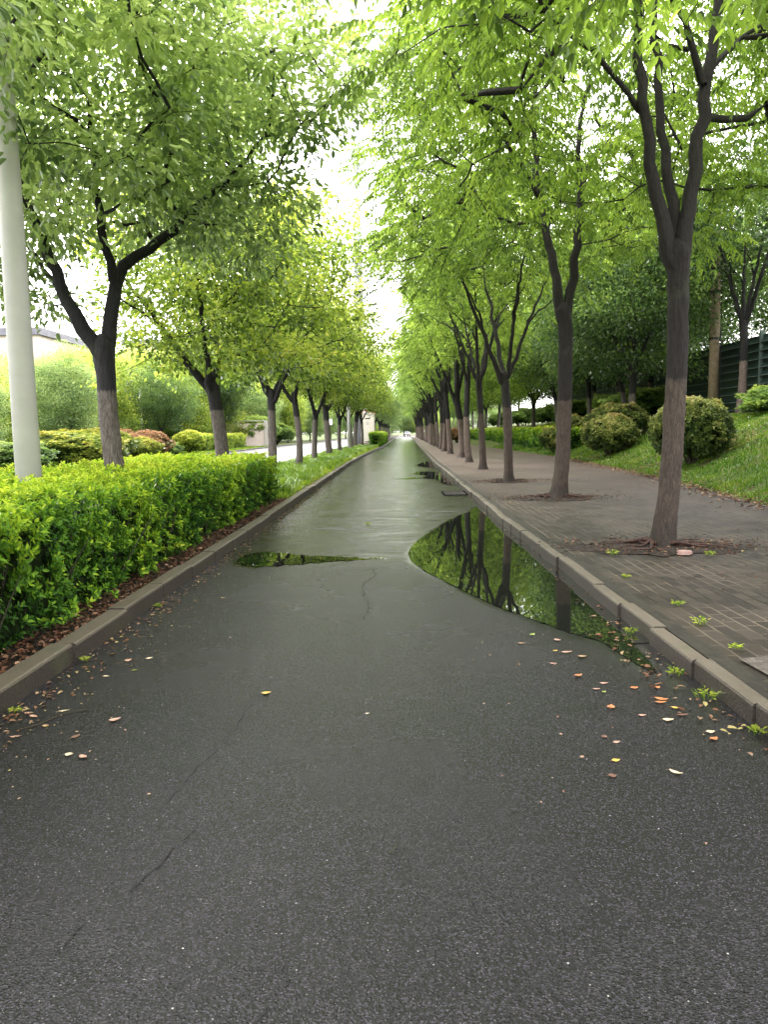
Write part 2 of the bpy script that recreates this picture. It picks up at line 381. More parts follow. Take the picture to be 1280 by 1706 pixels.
PUD.append(smooth_poly([(.9, 34), (1.5, 38), (1.65, 35), (1.6, 31), (1.3, 32)], 5, .05, 5))
def poly_dist(P, X, Y):
    """positive outside, negative inside"""
    d = np.full(X.shape, 1e9); ins = np.zeros(X.shape, bool); n = len(P)
    for i in range(n):
        a, b = P[i], P[(i + 1) % n]; ab = b - a
        t = np.clip(((X - a[0]) * ab[0] + (Y - a[1]) * ab[1]) / max(ab @ ab, 1e-9), 0, 1)
        d = np.minimum(d, np.hypot(X - a[0] - t * ab[0], Y - a[1] - t * ab[1]))
        if a[1] != b[1]:
            c = ((a[1] > Y) != (b[1] > Y)) & (X < (b[0] - a[0]) * (Y - a[1]) / (b[1] - a[1]) + a[0]); ins ^= c
    return np.where(ins, -d, d)
Ys = np.concatenate([np.arange(-6, 1, .5), np.arange(1, 16, .06), np.arange(16, 40, .2), np.arange(40, 290, 2.)])
road = strip('road', lambda Y: kerb_left(Y) - .01, lambda Y: kerb_right(Y) + .01, Ys, 0, M['asphalt'], nx=76)
co = np.empty(len(road.data.vertices) * 3, np.float32); road.data.vertices.foreach_get('co', co); co = co.reshape(-1, 3)
X, Y = co[:, 0], co[:, 1]
wv = np.zeros(len(X))
nz = .5 + .5 * np.sin(X * 9 + 2 * np.sin(Y * 5)) * np.sin(Y * 7 + X * 3)
for P, soft in zip(PUD, (.16, .14, .3, .2, .3)):
    d = poly_dist(P, X, Y) + (nz - .5) * .05
    wv = np.maximum(wv, np.clip(1 - d / soft * (1 - .72 * np.clip((6.2 - Y) / .8, 0, 1) * (X > .8)), 0, 1) ** 1.5)
# damp gutter beside the right kerb, and glossy wet spots set for glints
g = np.clip(1 - (kerb_right(Y) - X - .12 - .12 * nz) / .35, 0, 1) * np.clip((Y - 2.8) / .8, 0, 1) * np.clip((16 - Y) / 2, 0, 1)
wv = np.maximum(wv, g * .35)
for cx, cy, sx, sy, k in ((.93, 4.02, .12, .10, .75), (.86, 3.42, .07, .05, .7), (1.28, 4.02, .015, .05, .25)):
    wv = np.maximum(wv, k * np.exp(-((X - cx) / sx) ** 2 - ((Y - cy) / sy) ** 2) * (.5 + .5 * nz))
a = road.data.attributes.new('pud', 'FLOAT', 'POINT'); a.data.foreach_set('value', wv.astype(np.float32))
for P in PUD:
    bm = bmesh.new()
    z = .004
    bm.faces.new([bm.verts.new((p[0], p[1], z)) for p in P]); bmesh.ops.triangulate(bm, faces=bm.faces)
    o = bm_obj('puddle', bm, M['water']); o['kind'] = 'structure'

# cracks: thin irregular ribbons
M['crack'] = simple_mat('crack_filler', (.006, .006, .006), (.016, .016, .016), 40, .6, .004)
def crack(pts, w=.006, seed=0):
    r = np.random.default_rng(seed); P = np.array(pts, float); Q = []
    for a_, b_ in zip(P[:-1], P[1:]):
        n = max(2, int(np.hypot(*(b_ - a_)) / .05))
        for t in np.arange(n) / n: Q.append(a_ + (b_ - a_) * t + r.normal(0, .012, 2))
    Q = np.array(Q); bm = bmesh.new(); prev = None
    for i, q in enumerate(Q):
        d = Q[min(i + 1, len(Q) - 1)] - Q[max(i - 1, 0)]; d = d / (np.hypot(*d) + 1e-9); s = np.array([-d[1], d[0]]) * w * r.uniform(.15, 1.1) * .5
        l, rr = bm.verts.new((*(q + s), .004)), bm.verts.new((*(q - s), .004))
        if prev: bm.faces.new((prev[0], prev[1], rr, l))
        prev = (l, rr)
    o = bm_obj('road_crack', bm, M['crack']); o['kind'] = 'structure'
crack([(-.83, 4.35), (-.86, 3.7), (-.95, 3.2), (-1.0, 2.9)], .005, 1)
crack([(-.80, 2.8), (-.88, 2.5), (-.93, 2.35)], .007, 2)
crack([(-.98, 2.25), (-1.02, 2.15), (-1.02, 2.02)], .005, 5)
crack([(-.30, 8.5), (-.24, 8.0), (-.36, 7.4), (-.30, 6.9), (-.26, 6.3), (-.30, 6.0)], .010, 3)
crack([(-.33, 2.0), (-.36, 1.85), (-.39, 1.75)], .004, 4)

# kerbs, built as blocks butted with a joint
def kerb(name, inner, sign, w, y0, y1, step, top=.12, base=-.03, seed=0):
    r = np.random.default_rng(seed); bm = bmesh.new(); y = y0
    while y < y1:
        st = step if y < 60 else step * 4
        ya, yb = y + .004, y + st - .004
        dz = r.normal(0, .005); dx = r.normal(0, .008)
        prof = [(0, base), (0, top - .018), (.006, top - .006), (.02, top), (w - .004, top), (w, top - .006), (w, base)]
        rings = []
        for yy in (ya, (ya + yb) / 2, yb):
            x = float(inner(yy)) + dx
            rings.append([bm.verts.new((x + sign * a_, yy, b_ + (dz if b_ > 0 else 0) + r.normal(0, .0012))) for a_, b_ in prof])
        for A, B in zip(rings[:-1], rings[1:]):
            for i in range(len(prof) - 1): bm.faces.new((A[i], A[i + 1], B[i + 1], B[i]))
        bm.faces.new(rings[0]); bm.faces.new(rings[-1])
        y += st
    o = bm_obj(name, bm, M['kerb']); o['kind'] = 'structure'; return o
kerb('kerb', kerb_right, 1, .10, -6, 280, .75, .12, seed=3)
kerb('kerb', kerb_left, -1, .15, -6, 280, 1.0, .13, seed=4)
kerb('kerb', const(-5.32), -1, .14, -6, 280, 2.0, .13, seed=5)
kerb('kerb', const(-14.5), -1, .14, -6, 280, 2.0, .13, seed=6)
Yc = np.concatenate([np.arange(-6, 60, .5), np.arange(60, 290, 4.)])
# border course of pavers laid across, then the brick path
strip('kerb_border', lambda Y: kerb_right(Y) + .102, lambda Y: kerb_right(Y) + .225, Yc, .108, simple_mat('border_paver', (.012, .010, .008), (.035, .028, .021), 7, .55, .006))
def path_fz(X, Y): return .105 + .006 * np.sin(X * 3.1 + Y * 1.7) * np.sin(Y * 2.3)
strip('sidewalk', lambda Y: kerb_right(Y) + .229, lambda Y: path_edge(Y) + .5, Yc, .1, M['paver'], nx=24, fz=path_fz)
strip('verge', lambda Y: const(-5.31)(Y), lambda Y: kerb_left(Y) - .148, Yc, .085, M['soil'], nx=12, fz=lambda X, Y: .085 + .015 * np.sin(X * 7 + Y * 3) * np.sin(Y * 5.3))
strip('main_road', const(-14.5), const(-5.31), Yc, .002, M['main_road'], nx=4)
Yg = np.concatenate([np.arange(-10, 60, 1.0), np.arange(60, 400, 10.)])
strip('far_verge', const(-120), const(-14.64), Yg, .06, M['far_ground'], nx=20, fz=lambda X, Y: .06 + .0 * X)
strip('slope', lambda Y: path_edge(Y) + .0, lambda Y: path_edge(Y) + 60, Yg, 0, M['turf'], nx=120, fz=lambda X, Y: slope_z(X, Y) + .03)
bm = bmesh.new(); bmesh.ops.create_grid(bm, x_segments=8, y_segments=8, size=1500, matrix=Matrix.Translation((0, 600, -.06)))
o = bm_obj('ground', bm, M['far_ground']); o['kind'] = 'structure'

# ------------------------------------------------------------------ leaves
def leaf_geo(B, D, Nn, Ln, Wd, v, fold=.25, detail=2, curl=.12):
    D = unit(D); S = unit(np.cross(D, Nn)); Nn = np.cross(S, D)
    Ln = np.broadcast_to(Ln, len(B))[:, None]; Wd = np.broadcast_to(Wd, len(B))[:, None]
    up = Nn * Wd * fold; dn = -Nn * Ln * curl
    if detail == 2:
        P = [B, B + D * Ln * .28 + S * Wd * .42 + up, B + D * Ln * .66 + S * Wd * .38 + up + dn * .4, B + D * Ln + dn,
             B + D * Ln * .66 - S * Wd * .38 + up + dn * .4, B + D * Ln * .28 - S * Wd * .42 + up]
        V = np.stack(P, 1).reshape(-1, 3); i = np.arange(len(B))[:, None] * 6
        F = np.concatenate([i + [0, 1, 2, 3], i + [0, 3, 4, 5]], 1).reshape(-1, 4)
        return V, F, np.repeat(v, 2)
    P = [B, B + D * Ln * .45 + S * Wd * .5 + up, B + D * Ln + dn, B + D * Ln * .45 - S * Wd * .5 + up]
    V = np.stack(P, 1).reshape(-1, 3); i = np.arange(len(B))[:, None] * 4
    return V, (i + [0, 1, 2, 3]).reshape(-1, 4), v
def merge(parts):
    Vs, Fs, As, o = [], [], [], 0
    for V, F, A in parts: Vs.append(V); Fs.append(F + o); As.append(A); o += len(V)
    return np.concatenate(Vs), np.concatenate(Fs), np.concatenate(As)

def crown_camphor(C, cen, r, per=170, L=.10, W=.05, sig=.30, detail=2):
    n = len(C) * per; ci = np.repeat(np.arange(len(C)), per)
    off = r.normal(0, 1, (n, 3)) * [sig, sig, sig * .62]
    Cc = C[ci]; B = Cc + off
    outw = unit(Cc - cen)
    D = unit(off) * .9 + outw * .35 + r.normal(0, .55, (n, 3)) + [0, 0, -.30]
    Nn = np.array([0, 0, 1]) + r.normal(0, .5, (n, 3)) + outw * .25
    inn = np.linalg.norm((C - cen) / (np.abs(C - cen).max(0) + 1e-6), axis=1)[ci]
    cv = r.uniform(-.24, .22, len(C))[ci] - .14 * np.clip(.95 - inn, 0, 1)  # clumps deep in the crown coloured darker, as painted inner shade
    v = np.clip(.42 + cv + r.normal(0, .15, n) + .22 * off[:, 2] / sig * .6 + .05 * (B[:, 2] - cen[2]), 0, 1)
    s = r.uniform(.65, 1.25, n)
    return leaf_geo(B, D, Nn, L * s, W * s, v, .22, detail)
def crown_pinnate(C, cen, r, per=20, L=.085, W=.034, rl=.30, pairs=5, detail=2, sig=.26):
    n = len(C) * per; ci = np.repeat(np.arange(len(C)), per)
    off = r.normal(0, 1, (n, 3)) * [sig, sig, sig * .5]
    B0 = C[ci] + off; outw = unit(C[ci] - cen) * [1, 1, .3]
    Dr = unit(unit(off) * [1, 1, .4] + outw * .5 + r.normal(0, .35, (n, 3)) + [0, 0, .05])
    k = pairs * 2 + 1
    t = np.concatenate([np.repeat(np.linspace(.2, .92, pairs), 2), [1.0]]); sd = np.concatenate([np.tile([1., -1.], pairs), [0.]])
    T = np.tile(t, n); SD = np.tile(sd, n); D0 = np.repeat(Dr, k, 0); Bb = np.repeat(B0, k, 0)
    sc = np.repeat(r.uniform(.75, 1.25, n), k)
    S = unit(np.cross(D0, [0, 0, 1.0]))
    B = Bb + D0 * (T * rl * sc)[:, None] + np.array([0, 0, -1.0]) * ((T ** 2) * rl * .45 * sc)[:, None]
    D = S * SD[:, None] * .85 + D0 * .45 + [0, 0, -.62] + r.normal(0, .14, B.shape)
    Nn = np.array([0, 0, 1.]) + r.normal(0, .3, B.shape) + S * SD[:, None] * .6
    inn = np.linalg.norm((C - cen) / (np.abs(C - cen).max(0) + 1e-6), axis=1)[ci]
    cv = r.uniform(-.28, .24, len(C))[ci] + r.normal(0, .08, n) - .35 * np.clip(.95 - inn, 0, 1)  # inner clumps get a darker leaf tone, crown shade in the colour
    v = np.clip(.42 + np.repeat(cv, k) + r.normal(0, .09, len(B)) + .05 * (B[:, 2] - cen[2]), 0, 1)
    return leaf_geo(B, D, Nn, L * sc, W * sc, v, .15, detail, .18)

# ------------------------------------------------------------------ trees
def tube_chain(P, Rr, sides, r=None, rough=0.0, flare=False):
    P = np.asarray(P, float); Rr = np.asarray(Rr, float); n = len(P)
    T = unit(np.gradient(P, axis=0)); ref = np.array([1., .13, .07]) if abs(T[0][0]) < .8 else np.array([0, 1., 0])
    A = unit(np.cross(T, ref)); Bn = np.cross(T, A)
    th = np.arange(sides) / sides * 2 * math.pi
    rad = np.repeat(Rr[:, None], sides, 1)
    if rough and r is not None:
        rad = rad * (1 + rough * r.normal(0, 1, rad.shape) * .5 + rough * np.sin(3 * th[None] + np.linspace(0, 4, n)[:, None]))
    if flare:
        h = P[:, 2] - P[0, 2]
        lob = 1 + .35 * np.maximum(0, np.sin(th * 2.5 + 1.)) + .25 * np.maximum(0, np.sin(th * 4 + 3))
        rad = rad * (1 + np.exp(-h / .11)[:, None] * .42 * lob[None])
    V = P[:, None] + A[:, None] * (np.cos(th) * rad)[..., None] + Bn[:, None] * (np.sin(th) * rad)[..., None]
    V = V.reshape(-1, 3); i = np.arange(n - 1)[:, None] * sides; j = np.arange(sides); j2 = (j + 1) % sides
    F = np.stack([i + j, i + j2, i + sides + j2, i + sides + j], -1).reshape(-1, 4)
    return V, F, np.zeros(len(F))
def resample(pl, step):
    pl = np.asarray(pl, float); s = np.concatenate([[0], np.cumsum(np.linalg.norm(np.diff(pl[:, :3], axis=0), axis=1))])
    n = max(3, int(s[-1] / step) + 1); t = np.linspace(0, s[-1], n)
    # smoothstep-free cubic-like interpolation through Catmull-Rom on arc length
    o = []
    for tt in t:
        i = min(max(np.searchsorted(s, tt) - 1, 0), len(pl) - 2); u = (tt - s[i]) / max(s[i + 1] - s[i], 1e-9)
        p1, p2 = pl[i], pl[i + 1]; p0 = pl[i - 1] if i > 0 else 2 * p1 - p2; p3 = pl[i + 2] if i + 2 < len(pl) else 2 * p2 - p1
        o.append(.5 * (2 * p1 + (-p0 + p2) * u + (2 * p0 - 5 * p1 + 4 * p2 - p3) * u * u + (-p0 + 3 * p1 - 3 * p2 + p3) * u ** 3))
    o = np.array(o); o[:, 3] = np.maximum(o[:, 3], .006); return o
def build_tree(seed, limbs, cen, rad, nclump, crown_fn, hero=False, spacing=.62, inner=.35, zcut=None, droop=0.0, extra=None, hollow=None, skip=None):
    """limbs: polylines (x,y,z,r); the first is the trunk. returns trunk mesh data, crown mesh data"""
    r = np.random.default_rng(seed); parts = []; nodes = []; nrad = []
    for k, pl in enumerate(limbs):
        q = resample(pl, .10 if (k == 0 and hero) else .2)
        if k: q[1:-1, :3] += r.normal(0, .02, (len(q) - 2, 3))
        if k == 0:
            d_ = unit(q[-1, :3] - q[-3, :3]); e_ = q[-1]
            q = np.concatenate([q, [[*(e_[:3] + d_ * .07), e_[3] * .86], [*(e_[:3] + d_ * .13), e_[3] * .6], [*(e_[:3] + d_ * .165), e_[3] * .22]]])
        parts.append(tube_chain(q[:, :3], q[:, 3], (20 if hero else 12) if k == 0 else (10 if hero else 8), r, .075, flare=(k == 0)))
        if k == 0:
            zt = q[-4, 2]; s0 = [p for p in q if p[2] > zt - .3]
        for p in (s0 if k == 0 else q[2:]): nodes.append(p[:3]); nrad.append(p[3])
    cen = np.array(cen, float); rad = np.array(rad, float)
    C = []; tries = 0
    while len(C) < nclump and tries < 60000:
        tries += 1
        d = unit(r.normal(0, 1, 3)); u = r.uniform(inner ** 3, 1) ** (1 / 3)
        bumpy = 1 + .16 * math.sin(3.1 * d[0] * 2 + seed) + .14 * math.sin(2.7 * d[1] * 2.3 + 2 * seed) + .1 * math.sin(5 * d[2] + seed)
        p = cen + d * rad * u * bumpy
        h = math.hypot(*(p[:2] - cen[:2])) / rad[0]
        if zcut is not None and p[2] < zcut - droop * h * h: continue
        if hollow and math.hypot(*p[:2]) < hollow[0] and p[2] < hollow[1]: continue
        if skip and skip(p): continue
        if C and np.min(np.linalg.norm(np.array(C) - p, axis=1)) < spacing * r.uniform(.75, 1.2): continue
        C.append(p)
    if extra is not None: C += [np.array(e, float) for e in extra]
    C = np.array(C); Nn = np.array(nodes); Nr = list(nrad)
    order = np.argsort([np.min(np.linalg.norm(Nn - c, axis=1)) for c in C])
    chains = []; parent = [-1] * len(Nn); use = np.zeros(len(Nn)); Nl = [n for n in Nn]
    for ci in order:
        c = C[ci]; A = np.array(Nl); dv = c - A; d = np.linalg.norm(dv, axis=1)
        cost = d + .8 * np.maximum(0, A[:, 2] - c[2]) + .25 * np.maximum(0, .03 - np.array(Nr)) / .03
        j = int(np.argmin(cost)); a = A[j]; dist = d[j]
        m = max(2, int(dist / .28)); mid = (a + c) / 2 + np.array([0, 0, -.10 * dist if c[2] > a[2] else .16 * dist]) + r.normal(0, .06 * dist, 3)
        idx = [j]
        for t in np.linspace(0, 1, m + 1)[1:]:
            p = (1 - t) ** 2 * a + 2 * t * (1 - t) * mid + t * t * c + r.normal(0, .018, 3)
            Nl.append(p); Nr.append(.012); parent.append(idx[-1]); idx.append(len(Nl) - 1)
        chains.append(idx)
    cnt = np.zeros(len(Nl))
    for ch in chains: cnt[ch[-1]] += 1
    for i in range(len(Nl) - 1, len(Nn) - 1, -1):
        if parent[i] >= len(Nn): cnt[parent[i]] += cnt[i]
    A = np.array(Nl)
    for ch in chains:
        rr = np.array([.0075 * max(cnt[i], 1) ** .5 if i >= len(Nn) else 0 for i in ch])
        if ch[0] < len(Nn): rr[0] = min(rr[1] * 1.15, nrad[ch[0]] * .8)
        else: rr[0] = min(rr[0], rr[1] * 1.2)
        rr[-1] = .004
        parts.append(tube_chain(A[ch], rr, 5 if hero else 4))
    # short bare spurs with leaves: small twigs inside each clump
    for c in C:
        for _ in range(3 if hero else 1):
            e = c + r.normal(0, .22, 3); mm = (c + e) / 2 + r.normal(0, .03, 3)
            parts.append(tube_chain([c, mm, e], [.005, .004, .002], 3))
    return merge(parts), crown_fn(C, cen, r)

def rot_limbs(L, a):
    c, s = math.cos(a), math.sin(a); return [[(p[0] * c - p[1] * s, p[0] * s + p[1] * c, p[2], p[3]) for p in pl] for pl in L]
def generic_limbs(seed, r0=.15, fork=3.4, nl=4, reach=1.5, rise=3.2, lean=.1, bias=(0, 0)):
    r = np.random.default_rng(seed + 100); lx, ly = r.normal(0, lean, 2)
    bow = r.normal(0, .06, 2)
    tr = [(0, 0, -.06, r0 * 1.15), (.15 * lx + bow[0], .15 * ly + bow[1], fork * .25, r0), (.45 * lx + bow[0], .45 * ly + bow[1], fork * .6, r0 * .9), (lx, ly, fork, r0 * .93)]
    L = [tr]; a0 = r.uniform(0, 6.28)
    for k in range(nl):
        a = a0 + k * 6.283 / nl + r.normal(0, .25); q = r.uniform(.75, 1.2) * reach; h = rise * r.uniform(.8, 1.1); rr = r0 * r.uniform(.5, .68)
        dx, dy = math.cos(a) * q + bias[0], math.sin(a) * q + bias[1]
        z0 = fork - .12 - .25 * r.random()
        L.append([(lx * .97, ly * .97, z0, rr), (lx + dx * .16, ly + dy * .16, z0 + h * .14, rr * .9), (lx + dx * .45, ly + dy * .45, z0 + h * .42, rr * .68), (lx + dx * .8, ly + dy * .8, z0 + h * .75, rr * .42), (lx + dx * 1.1, ly + dy * 1.1, z0 + h, rr * .2)])
        b = a + r.choice([-1, 1]) * r.uniform(.6, 1.1)
        sx, sy = lx + dx * .45, ly + dy * .45
        L.append([(sx, sy, z0 + h * .42, rr * .5), (sx + math.cos(b) * .5 * reach * .5, sy + math.sin(b) * .5 * reach * .5, z0 + h * .55, rr * .36), (sx + math.cos(b) * reach, sy + math.sin(b) * reach, z0 + h * .72, rr * .16)])
    return L

def mk(name, data, mat, smooth=False):
    V, F, A = data; return np_mesh(name, V, F, mat, A, smooth)
def tree_from(name, tm, cm, loc, rz, sc, label, cat, group=None, leaf=None, bark=None):
    t = empty(name, loc, rz, label, cat, group); t.scale = sc if isinstance(sc, tuple) else (sc,) * 3
    if sc != 1: q_ = random.Random(str(loc)); t.rotation_euler = (q_.uniform(-.035, .035), q_.uniform(-.045, .045), rz); t.scale = (t.scale[0] * q_.uniform(.93, 1.08), t.scale[1] * q_.uniform(.93, 1.08), t.scale[2] * q_.uniform(.95, 1.06))
    for nm, me, mt in (('trunk', tm, bark), ('crown', cm, leaf)):
        o = bpy.data.objects.new(nm, me); col.objects.link(o); o.parent = t
        if mt: o.material_slots[0].link = 'OBJECT'; o.material_slots[0].material = mt
    return t

GB = .105
# --- hero trees (limb positions in metres, relative to the tree's base)
def rel(pls, bx, by, yo):
    o = []
    for pl, ys in zip(pls, yo):
        n = len(pl); o.append([(p[0] - bx, ys * i / max(n - 1, 1), p[2] - GB, p[3] * .9) for i, p in enumerate([(q[0], 0, q[1], q[2]) for q in pl])])
    return o
T1 = rel([[(3.06, .05, .155), (3.09, .35, .14), (3.14, .86, .133), (3.19, 1.99, .126), (3.20, 2.96, .124), (3.19, 3.43, .142)],
          [(3.16, 3.25, .105), (2.92, 4.05, .08), (2.76, 4.83, .065), (2.68, 5.61, .055), (2.70, 6.6, .035)],
          [(3.19, 3.35, .09), (3.12, 4.1, .068), (3.04, 4.83, .055), (2.99, 5.61, .045), (2.95, 6.62, .03)],
          [(3.21, 3.30, .11), (3.32, 4.1, .088), (3.40, 4.69, .08), (3.47, 5.21, .075), (3.58, 5.85, .06), (3.70, 6.9, .04)],
          [(3.41, 5.22, .05), (3.22, 5.54, .04), (3.04, 5.86, .03), (2.77, 6.25, .02)],
          [(3.25, 5.57, .03), (2.91, 5.61, .02), (2.78, 5.68, .012)],
          [(2.86, 4.83, .04), (2.3, 5.3, .03), (1.6, 5.75, .018)],
          [(3.43, 5.21, .04), (3.9, 5.8, .03), (4.5, 6.3, .018)]], 3.06, 8.9, [0, -.15, .35, .1, -.4, -.2, -.5, .9])
T2 = rel([[(3.22, .05, .20), (3.25, .4, .17), (3.30, .93, .16), (3.34, 2.16, .155), (3.36, 3.37, .15), (3.30, 3.79, .17)],
          [(3.28, 3.60, .115), (3.11, 4.68, .095), (2.96, 5.39, .085), (2.83, 6.44, .07), (2.77, 7.58, .045), (2.84, 8.5, .025)],
          [(2.88, 5.85, .06), (2.48, 6.33, .05), (2.01, 6.8, .04), (1.4, 7.2, .025)],
          [(3.35, 3.60, .11), (3.51, 4.79, .09), (3.58, 5.96, .075), (3.53, 6.88, .05), (3.72, 8.01, .025)],
          [(3.6, 5.84, .05), (3.97, 6.75, .035), (4.61, 7.54, .02)],
          [(2.96, 5.39, .04), (2.3, 5.6, .03), (1.2, 5.95, .018)]], 3.22, 15.4, [0, .3, -1.2, -.3, .9, .6])
L1 = rel([[(-3.86, .05, .17), (-3.9, .55, .155), (-3.95, 1.23, .148), (-3.98, 1.82, .143), (-3.99, 2.4, .145), (-4.01, 2.75, .175)],
          [(-4.03, 2.60, .13), (-4.29, 3.06, .11), (-4.47, 3.55, .09), (-4.61, 4.04, .075), (-4.74, 4.6, .06), (-4.89, 5.23, .045), (-4.8, 6.16, .03)],
          [(-4.2, 2.85, .07), (-4.45, 3.23, .055), (-4.6, 3.55, .05), (-4.91, 3.84, .035), (-5.3, 4.4, .02)],
          [(-4.0, 2.64, .125), (-3.87, 3.22, .105), (-3.8, 3.7, .095), (-3.53, 4.01, .085), (-3.19, 4.24, .075), (-2.89, 4.49, .065), (-2.55, 4.86, .05), (-2.04, 5.32, .03), (-1.69, 5.85, .02)],
          [(-3.83, 3.62, .07), (-3.81, 4.18, .06), (-3.77, 4.65, .05), (-3.67, 5.6, .03)],
          [(-3.28, 4.18, .035), (-3.39, 4.41, .03), (-3.6, 4.29, .02), (-3.72, 4.34, .015)],
          [(-2.89, 4.49, .035), (-3.02, 4.75, .025), (-3.1, 5.1, .018)]], -3.86, 10.7, [0, -.6, .5, .6, -.9, -.2, -.3])

def pin(per, L=.085, W=.034, sig=.27, detail=2): return lambda C, cen, r: crown_pinnate(C, cen, r, per, L, W, .30, 5, detail, sig)
def cam(per, L=.10, W=.05, sig=.30, detail=2): return lambda C, cen, r: crown_camphor(C, cen, r, per, L, W, sig, detail)

def place_hero(name, seed, limbs, loc, cen, rad, ncl, fn, leaf, bark, label, cat, group, **kw):
    tm, cm = build_tree(seed, limbs, cen, rad, ncl, fn, hero=True, **kw)
    return tree_from(name, mk('trunk', tm, bark, True), mk('crown', cm, leaf), loc, 0, 1, label, cat, group)
GR, GL = 'street trees along the paved side of the lane', 'street trees along the verge between lane and main road'
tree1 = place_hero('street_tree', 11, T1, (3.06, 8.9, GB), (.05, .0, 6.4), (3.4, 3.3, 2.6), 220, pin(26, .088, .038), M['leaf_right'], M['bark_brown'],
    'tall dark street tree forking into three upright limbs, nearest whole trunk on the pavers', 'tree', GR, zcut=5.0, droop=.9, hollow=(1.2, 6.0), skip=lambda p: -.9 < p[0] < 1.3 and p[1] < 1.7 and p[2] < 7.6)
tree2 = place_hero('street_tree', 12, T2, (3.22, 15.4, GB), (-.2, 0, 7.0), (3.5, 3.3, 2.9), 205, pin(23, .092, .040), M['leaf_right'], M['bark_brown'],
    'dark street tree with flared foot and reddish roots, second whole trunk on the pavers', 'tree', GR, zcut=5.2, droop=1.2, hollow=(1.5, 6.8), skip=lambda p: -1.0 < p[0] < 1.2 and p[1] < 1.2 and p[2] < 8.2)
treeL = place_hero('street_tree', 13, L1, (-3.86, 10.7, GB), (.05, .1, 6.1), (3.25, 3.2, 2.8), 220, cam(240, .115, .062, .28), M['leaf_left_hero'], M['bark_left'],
    'forked camphor street tree rising out of the clipped hedge behind the white lamp post', 'tree', GL, zcut=4.1, droop=.8, spacing=.68,
    extra=[(-1.3, -.2, 3.75), (-1.6, .3, 3.5), (-1.1, .4, 3.3)])

# --- generic variants
rv = []
for s in range(6):
    L_ = generic_limbs(20 + s, .125 + .012 * ((s * 3) % 5), 2.9 + .22 * ((s * 2) % 5), 4 + s % 2, 1.25, 3.8, .10, (-.15, 0))
    tm, cm = build_tree(20 + s, L_, (.05, 0, 6.8), (2.75, 3.2, 2.5), 150, pin(19, .115, .052, .28, 1), zcut=5.0, droop=.8, spacing=.62, hollow=(1.8, 6.3), skip=lambda p: abs(p[0]) < .9 and p[1] < .8 and p[2] < 7.4)
    rv.append((mk('trunk', tm, M['bark'], True), mk('crown', cm, M['leaf_right'])))
lv = []
for s in range(6):
    L_ = generic_limbs(30 + s, .12 + .012 * ((s * 3) % 5), 2.3 + .2 * ((s * 2) % 4), 3 + (s + 1) % 2, 1.5, 3.0, .12)
    tm, cm = build_tree(30 + s, L_, (.0, 0, 4.95), (2.5, 2.7, 2.35), 140, cam(135, .135, .075, .28, 1), zcut=3.2, droop=.5, spacing=.6)
    lv.append((mk('trunk', tm, M['bark_left'], True), mk('crown', cm, M['leaf_left'])))

ords = ['zeroth', 'first', 'second', 'third', 'fourth', 'fifth', 'sixth', 'seventh', 'eighth', 'ninth', 'tenth', 'eleventh', 'twelfth', 'thirteenth', 'fourteenth']
rs = np.random.default_rng(5)
# nearest tree of the paved side: only its crown reaches into the picture
L_ = generic_limbs(41, .15, 3.4, 4, 1.4, 3.2, .08, (-.3, 0))
tm, cm = build_tree(41, L_, (-.4, .2, 5.7), (3.3, 3.0, 2.2), 150, pin(26, .095, .042), hero=True, zcut=4.4, droop=.8, skip=lambda p: -2.1 < p[0] < -.7 and p[1] > 1.3,
                    extra=[(-1.9, 2.0, 3.9), (-2.4, 1.8, 4.1), (-1.3, 2.3, 4.05), (-2.9, 2.1, 4.3)])
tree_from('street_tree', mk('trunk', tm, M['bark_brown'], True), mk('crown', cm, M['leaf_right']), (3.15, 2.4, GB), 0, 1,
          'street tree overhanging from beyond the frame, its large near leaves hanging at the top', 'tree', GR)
yR = [20.7, 27.2, 34.0, 39.8, 46.2, 52.6] + [52.6 + 6.2 * k for k in range(1, 24)]
xR = {20.7: 3.02, 27.2: 3.04, 34.0: 3.22, 39.8: 3.2}
rot = [0, .3, -.35, .15, -.2, .4, 0, -.3]
for k, y in enumerate(yR):
    v = rv[(k * 5 + k // 6) % 6]; n = k + 3
    lab = (f'{ords[n]} whole street tree trunk from the camera in the row on the pavers' if n <= 14 else 'far street tree of the paved row, trunk merged with its neighbours near the lane end')
    tree_from('street_tree', v[0], v[1], (xR.get(y, 3.15) + float(bend(y)) + rs.normal(0, .06), y + rs.normal(0, .15), GB), rot[k % 8] if k < 8 else rs.normal(0, .4), ((1.22, 1.1, 1.08) if y > 60 else rs.uniform(.95, 1.07)), lab, 'tree', GR, leaf=(M['leaf_hazed_mid'] if y > 62 else None), bark=M['bark_brown'] if k < 2 else None)
yL = [17.5, 24.0, 30.7, 36.6, 44.2, 51.6, 60.5, 68, 76] + [96 + 8 * k for k in range(0, 13)]
L_ = generic_limbs(45, .14, 2.6, 4, 1.5, 3.0, .1)
tm, cm = build_tree(45, L_, (.1, .3, 6.0), (3.0, 3.1, 2.3), 190, cam(190, .10, .053), hero=True, zcut=4.1, droop=.5, spacing=.64)
tree_from('street_tree', mk('trunk', tm, M['bark_left'], True), mk('crown', cm, M['leaf_left_hero']), (-4.0, 3.9, GB), 0, 1, 'camphor street tree beyond the left edge of the frame, crown hanging in the upper corner', 'tree', GL, leaf=M['leaf_left_hero'])
